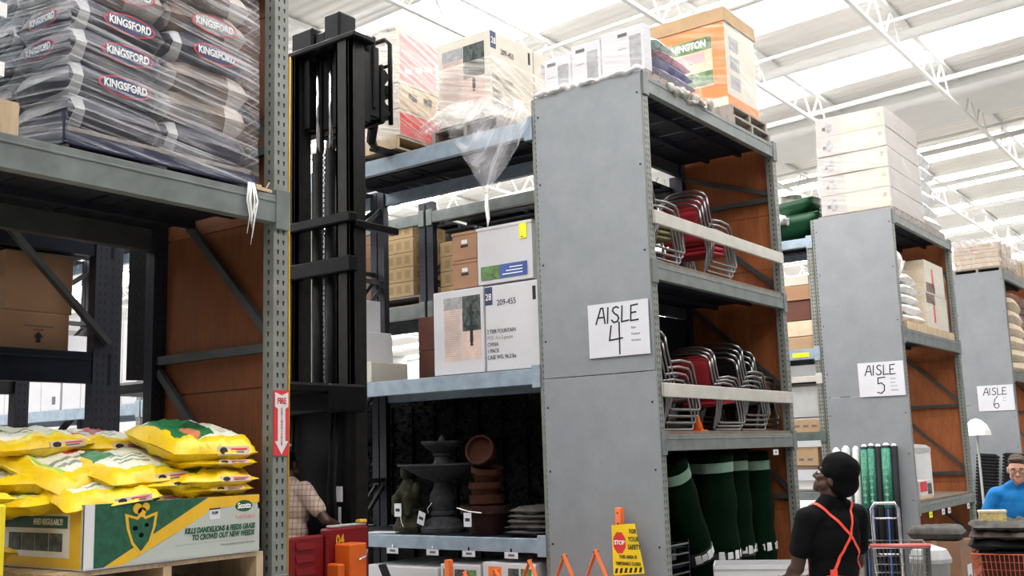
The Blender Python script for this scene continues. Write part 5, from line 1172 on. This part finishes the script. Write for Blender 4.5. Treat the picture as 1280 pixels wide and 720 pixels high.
t = thing('patio_parasol', 'white scalloped parasol top beside the third AISLE panel', 'parasol', (11.95, .42, 0)); b = MB(); b.lathe([(.22, 1.90), (.21, 1.97), (.16, 2.08), (.08, 2.16), (.0, 2.19)], n=16, wob=.05); b.obj('canopy', 'canopy_white', t); b = MB(); b.cyl((0, 0, 0), (0, 0, 2.15), .02); b.obj('pole', 'pipe_gray', t); b = MB(); b.cyl((0, 0, 0), (0, 0, .06), .2); b.obj('base', 'dark_steel', t)

# ------------------------------------------------------------------ lift truck in the small aisle
lt = thing('lift_truck', 'black-masted red lift truck raising a pallet beside the blue beams', 'forklift', (-1.9, 2.5, 0))
def part(name, m_, *boxes, bev=.006):
    b = MB(); [b.box(*q) for q in boxes]; return put(b.obj(name, m_, lt, bev=bev, seg=1))
for y0, y1 in ((2.84, 2.99), (2.17, 2.33)):
    part('outer_rail', 'mast_gray', (-1.16, -.96, y0, y0+.035, .12, 5.40), (-1.16, -.96, y1-.035, y1, .12, 5.40), (-1.16, -1.10, y0, y1, .12, 5.40))
for y0, y1 in ((2.74, 2.81), (2.34, 2.42)): part('inner_rail', 'mast_black', (-1.08, -.92, y0, y1, 4.72, 5.36))
for y in (2.66, 2.50):
    b = MB(); b.cyl((-1.05, y, .4), (-1.05, y, 4.47), .052, n=16); put(b.obj('lift_cylinder', 'mast_black', lt, smooth=True)); b = MB(); b.cyl((-1.05, y, 4.47), (-1.05, y, 5.42), .016, n=12); put(b.obj('chrome_rod', 'chrome', lt, smooth=True))
for y in (2.70, 2.45): part('chain_bar', 'mast_black', (-1.0, -.96, y-.03, y+.03, 4.3, 5.4))
b = MB()
for i in range(44): b.box(-1.06, -1.05, 2.572, 2.588, 2.5+i*.045, 2.53+i*.045)
put(b.obj('lift_chain', 'wire_chrome', lt))
part('crossbar', 'mast_black', (-1.20, -1.10, 2.13, 3.0, 3.78, 3.86), bev=.01); part('crossbar', 'mast_black', (-1.20, -1.10, 2.13, 3.0, 3.36, 3.49), bev=.01); part('crossbar', 'mast_black', (-1.18, -.92, 2.08, 3.03, 5.38, 5.43), bev=.01)
part('crossbar', 'mast_black', (-1.12, -.6, 2.12, 2.20, 3.74, 3.80), bev=.01)
part('mast_head', 'mast_black', (-1.08, -.86, 2.70, 2.98, 5.43, 5.66), (-1.08, -.86, 2.36, 2.56, 5.43, 5.72), (-1.05, -.88, 2.56, 2.70, 5.43, 5.60), bev=.02)
b = MB(); [b.cyl((-.97, y, 5.60), (-.97, y+.10, 5.60), .09, n=18) for y in (2.40, 2.80)]; put(b.obj('chain_sheave', 'mast_gray', lt))
part('carriage', 'mast_black', (-.98, -.86, 2.20, 2.95, 4.70, 5.35), (-.86, -.72, 2.22, 2.30, 4.78, 5.44), (-.86, -.60, 2.34, 2.42, 4.78, 5.36), (-.78, -.55, 2.46, 2.54, 4.80, 5.30), (-.86, -.55, 2.6, 3.05, 4.78, 4.95), (-.82, -.78, 2.2, 3.0, 4.85, 5.52), (-.70, -.66, 2.22, 3.0, 4.75, 5.30), (-.60, -.56, 2.30, 2.9, 4.8, 5.22), bev=.012)
b = MB(); b.bar((-.9, 2.28, 5.3), (-.58, 2.28, 4.85), .04, .09); b.bar((-.9, 2.28, 4.85), (-.58, 2.28, 5.25), .04, .09); b.bar((-.9, 2.9, 5.3), (-.58, 2.9, 4.85), .04, .09); put(b.obj('reach_arm', 'mast_black', lt))
b = MB(); b.tube([(-.5, 3.02, 4.80), (-.5, 3.02, 5.56), (-.5, 2.96, 5.62), (-.5, 2.36, 5.62), (-.5, 2.30, 5.56), (-.5, 2.30, 4.80)], .022, 8); b.tube([(-.5, 2.55, 4.8), (-.5, 2.55, 5.62)], .018, 8); b.tube([(-.5, 2.8, 4.8), (-.5, 2.8, 5.62)], .018, 8); b.tube([(-.5, 2.30, 5.36), (-.5, 2.56, 5.36)], .016, 8); b.tube([(-.5, 2.30, 5.16), (-.5, 2.56, 5.16)], .016, 8); put(b.obj('load_backrest', 'mast_black', lt, smooth=True))
part('fork_carriage', 'mast_black', (-.56, -.46, 2.30, 3.04, 4.86, 4.98), (-.56, -.46, 2.30, 3.04, 5.06, 5.16), bev=.01)
for y in (2.78, 3.32):
    b = MB(); b.tube([(-.48, y-.27, 5.1), (-.47, y-.25, 4.95), (-.44, y-.2, 4.84), (-.36, y-.1, 4.755), (-.2, y-.0, 4.738)], [.05, .05, .05, .045, .03], 8); b.box(-.22, .95, y-.06, y+.06, 4.722, 4.750); put(b.obj('fork', 'mast_gray', lt))
part('overhead_guard', 'mast_black', (-2.85, -1.12, 2.06, 3.02, 2.34, 2.42), (-1.5, -1.1, 2.04, 3.02, 2.20, 2.42), bev=.02)
for x in (-2.8, -1.25):
    for y in (2.08, 2.94): b = MB(); b.box(x, x+.06, y, y+.06, .25, 2.36); put(b.obj('guard_post', 'mast_black', lt))
part('mast_shroud', 'mast_black', (-1.24, -1.18, 2.12, 3.0, .3, 2.3)); 
b = MB(); [b.tube([(-1.27, y, .9), (-1.29, y+.02, 1.6), (-1.26, y, 2.2)], .012, 6) for y in (2.2, 2.27, 2.72, 2.8)]; put(b.obj('hydraulic_hose', 'black_rubber', lt, smooth=True))
b = MB(); b.box(-1.262, -1.258, 2.16, 2.24, 1.50, 1.62); b.box(-1.262, -1.258, 2.18, 2.21, 1.26, 1.46); b.box(-1.262, -1.258, 2.84, 2.94, 2.08, 2.11); b.box(-1.262, -1.258, 2.75, 2.85, 1.95, 1.97); put(b.obj('sticker', 'paper', lt))
part('body_side', 'truck_red', (-2.9, -1.55, 2.06, 2.12, .15, 1.275), (-1.55, -1.10, 2.03, 2.12, .15, 1.315), bev=.015)
part('body_rear', 'truck_red', (-2.95, -2.87, 2.06, 3.02, .15, 1.27), bev=.015); part('body_far_side', 'truck_red', (-2.9, -1.3, 2.94, 3.0, .15, 1.27), bev=.015); part('battery_deck', 'mast_black', (-2.87, -2.0, 2.12, 2.94, .15, 1.15)); part('operator_floor', 'mast_black', (-2.0, -1.25, 2.12, 2.94, .10, .20)); part('console', 'mast_black', (-1.40, -1.26, 2.14, 2.60, .2, 1.22), bev=.03)
b = MB(); [b.hexa([(-1.84, 2.045, .55+i*.09), (-1.66, 2.045, .55+i*.09), (-1.66, 2.062, .55+i*.09), (-1.84, 2.062, .55+i*.09), (-1.84, 2.055, .60+i*.09), (-1.66, 2.055, .60+i*.09), (-1.66, 2.062, .60+i*.09), (-1.84, 2.062, .60+i*.09)]) for i in range(8)]; put(b.obj('louver', 'truck_red', lt))
mat('orange_body', (.62, .11, .01), .45, 0, .08); part('orange_guard', 'orange_body', (-1.48, -1.30, 1.86, 2.03, .1, 1.20), (-1.56, -1.49, 1.90, 2.03, .1, 1.06), bev=.01)
b = MB(); b.tube([(-1.40, 1.85, 1.08), (-1.33, 1.85, 1.10), (-1.31, 1.85, 1.15)], .009, 6); put(b.obj('guard_handle', 'chrome', lt)); part('top_rail', 'pipe_gray', (-1.5, -1.12, 2.04, 2.10, 1.316, 1.335)); part('yellow_cap', 'gold_print', (-1.2, -1.12, 2.03, 2.11, 1.335, 1.36))
put_text(text('04', .11, 'gold_print', lt, (0, 0, 0), FY, 'CENTER', .8, bold=.002), (-1.42, 2.026, 1.22))
for x in (-2.6, -1.2):
    for y in (2.12, 2.82): b = MB(); b.cyl((x, y, .14), (x, y+.12, .14), .14, n=20); put(b.obj('wheel', 'black_rubber', lt))
b = MB(); [b.tube([(-1.02+i*.03, 2.0, 1.0), (-.98+i*.03, 1.93, .8), (-1.0+i*.03, 1.95, .5), (-1.05, 2.1, .3)], .012, 6) for i in range(3)]; put(b.obj('cable', 'black_rubber', lt, smooth=True))
# ------------------------------------------------------------------ people
def person(label, loc, rz, skin, shirt, hair, H=1.75, head=(0, 0), lean=0, roll=0, armR=None, armL=None, style='short', pants='jeans', shoulders=1.0, glasses=False):
    """y is forward, x is to the person's own right; arms are (elbow, wrist) points"""
    t = thing('person', label, 'person', loc, rz); sc = H/1.75; t.scale = (sc, sc, sc); w = shoulders
    piv = Vector((0, 0, .98)); Q = Matrix.Rotation(R(-lean), 4, 'X') @ Matrix.Rotation(R(roll), 4, 'Y')
    U = lambda x, y, z: piv+Q @ (Vector((x, y, z))-piv)
    aR = armR or ((.27*w, .0, 1.13), (.26*w, .10, .89)); aL = armL or ((-.27*w, .0, 1.13), (-.26*w, .10, .89))
    hp = U(0, .005, 1.53); HM = Matrix.Rotation(R(head[0]), 4, 'Z') @ Matrix.Rotation(R(head[1]), 4, 'X')
    HQ = Q @ HM
    Hh = lambda x, y, z: hp+HQ @ Vector((x, y, z))
    def torso(b, g=0.0):
        b.ell(U(0, 0, .97), (.165*w+g, .118+g, .13+g)); b.ell(U(0, .004, 1.10), (.152*w+g, .108+g, .15+g)); b.ell(U(0, .008, 1.27), (.178*w+g, .122+g, .17+g)); b.ell(U(0, 0, 1.36), (.165*w+g, .105+g, .10+g))
        b.cap(U(-.155*w, -.005, 1.41), U(.155*w, -.005, 1.41), .058+g, .058+g)
        for s in (-1, 1): b.cap(U(.12*w*s, -.01, 1.43), U(.03*s, -.008, 1.49), .042+g, .048+g)
    def arm(b, s, g, frac=1.0):
        e, wr = (Vector(p) for p in (aR if s > 0 else aL)); sh = U(.185*w*s, -.004, 1.405)
        if frac < 1: m_ = sh.lerp(e, frac); b.cap(sh, m_, .056+g, .056+g*1.15-.006*frac); return
        b.cap(sh, e, .052+g, .041+g); b.cap(e, e.lerp(wr, .35), .043+g, .043+g); b.cap(e.lerp(wr, .35), wr, .043+g, .028+g)
        d = (wr-e).normalized(); side = d.cross(Vector((0, 0, 1)));
        if side.length < .2: side = Vector((0, 1, 0))
        side.normalize(); dn = d.cross(side).normalized()
        pc = wr+d*.05; b.cap(wr, wr+d*.035, .028, .03); b.cap(pc-side*.022, pc+side*.022, .022, .022); b.cap(pc+d*.03-side*.024, pc+d*.03+side*.024, .018, .018)
        for k_, ln in enumerate((.064, .072, .068, .054)):
            o0 = pc+d*.038+side*(-.033+.022*k_); k1 = o0+d*ln*.55+dn*.012*(-1); k2 = k1+(d*.75-dn*.65)*ln*.5
            b.cap(o0, k1, .0095, .009); b.cap(k1, k2, .009, .0075)
        th = pc-side*.03-d*.02; b.cap(th, th-side*.022+d*.028, .012, .0105); b.cap(th-side*.022+d*.028, th-side*.018+d*.058-dn*.01, .0105, .009)
    # --- one continuous body
    b = MB(); torso(b, -.006); arm(b, 1, 0); arm(b, -1, 0)
    b.cap(U(0, -.008, 1.43), hp+Vector((0, .002, .03)), .062, .056)
    b.ell(Hh(0, .015, .125), (.072, .092, .098), 18, 14)                                   # skull, then jaw and face are laid over it
    n0 = len(b.v)
    def hcap(p, q, a, c): b.cap(Hh(*p), Hh(*q), a, c, 10)
    hcap((0, .0, .17), (0, .02, .15), .074, .07); hcap((0, .055, .055), (0, .082, .022), .052, .030); hcap((-.03, .045, .05), (.03, .045, .05), .042, .042); hcap((-.035, .085, .135), (.035, .085, .135), .017, .017)
    hcap((0, .098, .118), (0, .120, .078), .010, .0145); hcap((-.014, .108, .073), (.014, .108, .073), .009, .009); hcap((-.02, .098, .045), (.02, .098, .045), .0095, .0095); hcap((-.018, .098, .034), (.018, .098, .034), .010, .010); hcap((0, .088, .010), (0, .09, .008), .02, .018)
    for s in (-1, 1): hcap((.046*s, .078, .085), (.05*s, .07, .09), .022, .02); hcap((.076*s, .0, .115), (.080*s, -.012, .075), .017, .012); hcap((.072*s, .01, .105), (.072*s, .01, .085), .012, .012)
    for s in (-1, 1):       # legs
        b.cap((.09*s, 0, .93), (.10*s, .015, .50), .085, .055); b.cap((.10*s, .015, .50), (.10*s, .0, .34), .055, .054); b.cap((.10*s, 0, .34), (.10*s, -.01, .09), .054, .036); b.cap((.10*s, -.02, .05), (.105*s, .13, .035), .036, .03)
    remesh(b, 'body', skin, t, .0065, 4)
    # --- clothes over it
    b = MB(); torso(b, .012); arm(b, 1, .014, .62); arm(b, -1, .014, .62); b.cap(U(0, -.01, 1.45), U(0, -.006, 1.485), .072, .066)
    sh_ = remesh(b, 'shirt', shirt, t, .010, 6, disp=.007)
    b = MB(); b.ell((0, 0, .93), (.175, .128, .12))
    for s in (-1, 1): b.cap((.092*s, 0, .92), (.10*s, .015, .50), .100, .072); b.cap((.10*s, .015, .50), (.102*s, -.01, .09), .072, .062)
    remesh(b, 'trousers', pants, t, .012, 5, disp=.006)
    for s in (-1, 1):
        b = MB(); b.cap((.10*s, -.045, .05), (.105*s, .15, .04), .048, .042); b.box(.10*s-.045, .10*s+.048, -.09, .19, 0, .025); remesh(b, 'shoe', 'shoe', t, .01, 3)
    # --- eyes and hair
    for s in (-1, 1):
        b = MB(); b.ell(Hh(.031*s, .0905, .113), (.0105, .0105, .0105), 12, 8); e_ = b.obj('eye', 'eye_white', t, smooth=True); b = MB(); b.ell(Hh(.031*s, .0985, .113), (.0058, .0055, .0055), 8, 6); b.obj('pupil', 'eye_dark', e_)
    b = MB()
    if style == 'afro':
        b.ell(Hh(0, -.012, .165), (.108, .120, .105), 20, 14); b.ell(Hh(0, -.05, .11), (.098, .085, .10), 18, 12); b.ell(Hh(0, .02, .20), (.088, .085, .06), 16, 10)
    else:
        b.ell(Hh(0, -.012, .165), (.080, .100, .078), 20, 14); b.ell(Hh(0, -.045, .12), (.078, .068, .085), 16, 12); b.ell(Hh(.01, .06, .205), (.058, .04, .022), 12, 8)
    remesh(b, 'hair', hair, t, .008, 2, disp=.012 if style == 'afro' else .006)
    for s in (-1, 1):
        b = MB(); b.tube([Hh(.05*s, .097, .134), Hh(.032*s, .105, .139), Hh(.014*s, .106, .134)], .0042, 6); b.obj('eyebrow', hair, t)
    if glasses:
        b = MB()
        for s in (-1, 1): b.tube([Hh(s*(.032+.023*math.cos(a*math.pi/7)), .117, .112+.017*math.sin(a*math.pi/7)) for a in range(14)], .0022, 5, closed=True); b.tube([Hh(.055*s, .115, .116), Hh(.078*s, .01, .118)], .002, 5)
        b.tube([Hh(-.01, .118, .115), Hh(.01, .118, .115)], .002, 5); b.obj('glasses', 'ink', t)
    return t, sh_
p1, sh1 = person('person in a black t-shirt with crossed orange apron straps, looking up at the lift', (-.965, -1.645, 0), R(-30), 'skin_dark', 'shirt_black', 'hair_black', 1.755, head=(34, 20), lean=-2, style='afro', pants='shirt_black', shoulders=1.0, armR=((.235, .06, 1.12), (.12, .28, 1.04)), armL=((-.235, .04, 1.12), (-.12, .27, 1.04)))
# apron straps laid over the back of the shirt
bv = BVHTree.FromPolygons([v.co for v in sh1.data.vertices], [p.vertices for p in sh1.data.polygons])
def strap(pts, w=.016, name='apron_strap'):
    P = []
    for a, c in zip(pts, pts[1:]):
        for i in range(8): P.append(Vector(a).lerp(Vector(c), i/8))
    P.append(Vector(pts[-1])); Q = []
    for p in P:
        co, no, _, _ = bv.find_nearest(p); Q.append((co+no*.004, no))
    b = MB(); n0 = 0
    for i, (q, no) in enumerate(Q):
        d = (Q[min(i+1, len(Q)-1)][0]-Q[max(i-1, 0)][0]).normalized(); s_ = d.cross(no).normalized()*w/2
        b.v += [tuple(q-s_), tuple(q+s_), tuple(q+s_+no*.003), tuple(q-s_+no*.003)]
        if i:
            k_ = 4*(i-1)
            for a, c in ((0, 1), (1, 2), (2, 3), (3, 0)): b.face([k_+a, k_+c, k_+4+c, k_+4+a])
    return b.obj(name, 'strap_orange', p1, smooth=False)
strap([(-.15, .11, 1.30), (-.14, .04, 1.47), (-.12, -.05, 1.47), (-.06, -.12, 1.40), (.03, -.14, 1.30), (.12, -.12, 1.18), (.17, -.06, 1.06)])
strap([(.15, .11, 1.30), (.13, .04, 1.47), (.10, -.05, 1.47), (.06, -.12, 1.40), (.03, -.14, 1.30), (-.04, -.14, 1.20), (-.10, -.12, 1.09)])
strap([(-.18, .0, 1.05), (-.12, -.11, 1.07), (.0, -.14, 1.06), (.12, -.11, 1.04), (.18, .0, 1.03)]); b = MB(); q, no, _, _ = bv.find_nearest(Vector((-.10, -.13, 1.075))); b.box(q.x-.02, q.x+.02, q.y-.012, q.y+.004, q.z-.025, q.z+.03); b.obj('apron_buckle', 'strap_orange', p1)
b = MB(); b.grid(lambda u, v: (lambda c: c[0]+c[1]*.012)(bv.find_nearest(Vector((-.15+.30*u, .2, .85+.45*v)))[0:2]), 12, 14); o = b.obj('apron_bib', 'strap_orange', p1); sl = o.modifiers.new('t', 'SOLIDIFY'); sl.thickness = .003

person('person in a cream plaid shirt driving the red lift truck', (-1.52, 2.47, .20), R(-90), 'skin_dark', 'plaid', 'hair_black', 1.72, head=(10, 12), lean=8, roll=-12, pants='jeans', armR=((.30, .10, 1.18), (.25, .34, 1.10)), armL=((-.32, .16, 1.14), (-.2, .36, 1.06)))
person('person in a bright blue t-shirt and glasses pushing the loaded orange cart', (2.98, -1.93, 0), R(100), 'skin_light', 'shirt_blue', 'hair_brown', 1.69, head=(0, -2), lean=10, glasses=True, pants='jeans', shoulders=1.12, armR=((.32, .10, 1.13), (.22, .36, 1.03)), armL=((-.32, .10, 1.13), (-.22, .36, 1.03)))

# ------------------------------------------------------------------ carts
def cart(label, loc, rz, wire, handle, basket_z=(.48, .95)):
    """y is the way it rolls; the handle is at the back"""
    t = thing('shopping_cart', label, 'shopping cart', loc, rz); z0, z1 = basket_z
    c = lambda u, v, z: None
    def quad(f): # tapered basket corners at height fraction f
        return (-.24+.03*(1-f), .24-.03*(1-f), -.36+.02*(1-f), .40-.10*(1-f))
    b = MB()
    for i in range(8):
        f = i/7; x0, x1, y0, y1 = quad(f); z = z0+(z1-z0)*f; r_ = .0065 if i in (0, 7) else .0028
        b.tube([(x0, y0, z), (x1, y0, z), (x1, y1, z), (x0, y1, z)], r_, 5, closed=True)
    a0, a1 = quad(0), quad(1)
    for i in range(15):
        g = i/14
        for yi in (2, 3): b.tube([(a0[0]+(a0[1]-a0[0])*g, a0[yi], z0), (a1[0]+(a1[1]-a1[0])*g, a1[yi], z1)], .0026, 4)
        b.tube([(a0[0]+(a0[1]-a0[0])*g, a0[2], z0), (a0[0]+(a0[1]-a0[0])*g, a0[3], z0)], .0026, 4)
    for i in range(21):
        g = i/20
        for xi in (0, 1): b.tube([(a0[xi], a0[2]+(a0[3]-a0[2])*g, z0), (a1[xi], a1[2]+(a1[3]-a1[2])*g, z1)], .0026, 4)
    b.obj('basket', wire, t)
    for s in (-1, 1):
        b = MB(); b.tube([(.23*s, -.46, z1+.03), (.23*s, -.38, z1), (.22*s, -.34, .50), (.21*s, -.30, .22), (.20*s, .36, .16)], .011, 7); b.obj('side_frame', 'wire_chrome', t, smooth=True)
    b = MB(); b.tube([(-.24, -.46, z1+.03), (.24, -.46, z1+.03)], .017, 10); b.obj('handle', handle, t, smooth=True)
    b = MB(); [b.tube([(-.2+.4*i/8, -.3, .21), (-.18+.36*i/8, .36, .16)], .005, 5) for i in range(9)]; b.obj('lower_rack', 'wire_chrome', t)
    for s in (-1, 1):
        for y in (-.28, .34):
            b = MB(); b.cyl((.2*s-.012, y, .06), (.2*s+.012, y, .06), .06, n=16); w_ = b.obj('wheel', 'black_rubber', t); b = MB(); b.box(.2*s-.018, .2*s+.018, y-.02, y+.02, .06, .17); b.obj('caster_fork', 'wire_chrome', w_)
    return t
mat('wire_orange', (.62, .13, .05), .45, .1); mat('handle_pink', (.62, .16, .15), .45, 0, .05)
cart('empty wire shopping cart with a red handle behind the man in black', (2.33, -1.02, 0), R(-70), 'wire_chrome', 'handle_pink')
c2 = cart('orange wire cart piled with dark covers in front of the man in blue', (2.32, -1.93, 0), R(96), 'wire_orange', 'safety_orange', (.50, .93))
t = thing('storage_bin', 'dark red bin filling the orange cart', 'bin', (2.32, -1.93, .515), R(96)); b = MB(); b.box(-.19, .19, -.30, .27, 0, .40); b.obj('body', 'seat_brown', t, bev=.02); b = MB(); b.box(-.205, .205, -.315, .285, .40, .43); b.obj('lid', 'black_rubber', t, bev=.015)
for i, (m_, z, T, lab) in enumerate((('black_rubber', .947, .08, 'black folded cover lying on the dark red bin in the orange cart'), ('tarp_brown', 1.027, .07, 'brown folded cover in the middle of the pile on the orange cart'), ('tarp', 1.097, .075, 'gray crumpled cover on top of the pile on the orange cart'))):
    t = thing('folded_cover', lab, 'folded cover', (2.30, -1.93, z), R(96+5*i)); pillow(.56, .66, T, 140+i, wr=.02).obj('fabric', m_, t, smooth=True)
t = thing('small_box', 'gold-topped small box on the crumpled gray cover of the orange cart', 'box', (2.17, -1.86, 1.165), R(20)); mat('gold_foil', (.62, .50, .20), .3, .3, .3, 30); b = MB(); b.box(-.05, .05, -.10, .10, 0, .075); b.obj('body', 'gold_foil', t, bev=.004); b = MB(); b.box(-.055, .055, -.105, .105, .075, .095); b.obj('lid', 'tan_print', t, bev=.003)
t = thing('platform_cart', 'flat platform cart with a tall silver loop handle beside the fence rolls', 'cart', (3.0, -.72, 0), R(-66))
b = MB(); b.box(-.26, .26, -.1, .8, .22, .26); b.obj('deck', 'pallet_wood', t); b = MB(); b.tube([(-.12, -.08, .26), (-.12, -.08, 1.22), (-.09, -.08, 1.27), (.09, -.08, 1.27), (.12, -.08, 1.22), (.12, -.08, .26)], .014, 8); b.tube([(-.12, -.08, 1.13), (.12, -.08, 1.13)], .008, 6); b.tube([(-.12, -.08, .80), (.12, -.08, .80)], .008, 6); b.obj('loop_handle', 'chrome', t, smooth=True)
for s in (-1, 1):
    for y in (.0, .68): b = MB(); b.cyl((.2*s-.02, y, .10), (.2*s+.02, y, .10), .10, n=16); b.obj('wheel', 'black_rubber', t); 
b = MB(); [b.box(.2*s-.03, .2*s+.03, y-.03, y+.03, .10, .22) for s in (-1, 1) for y in (.0, .68)]; b.obj('caster_fork', 'dark_steel', t)
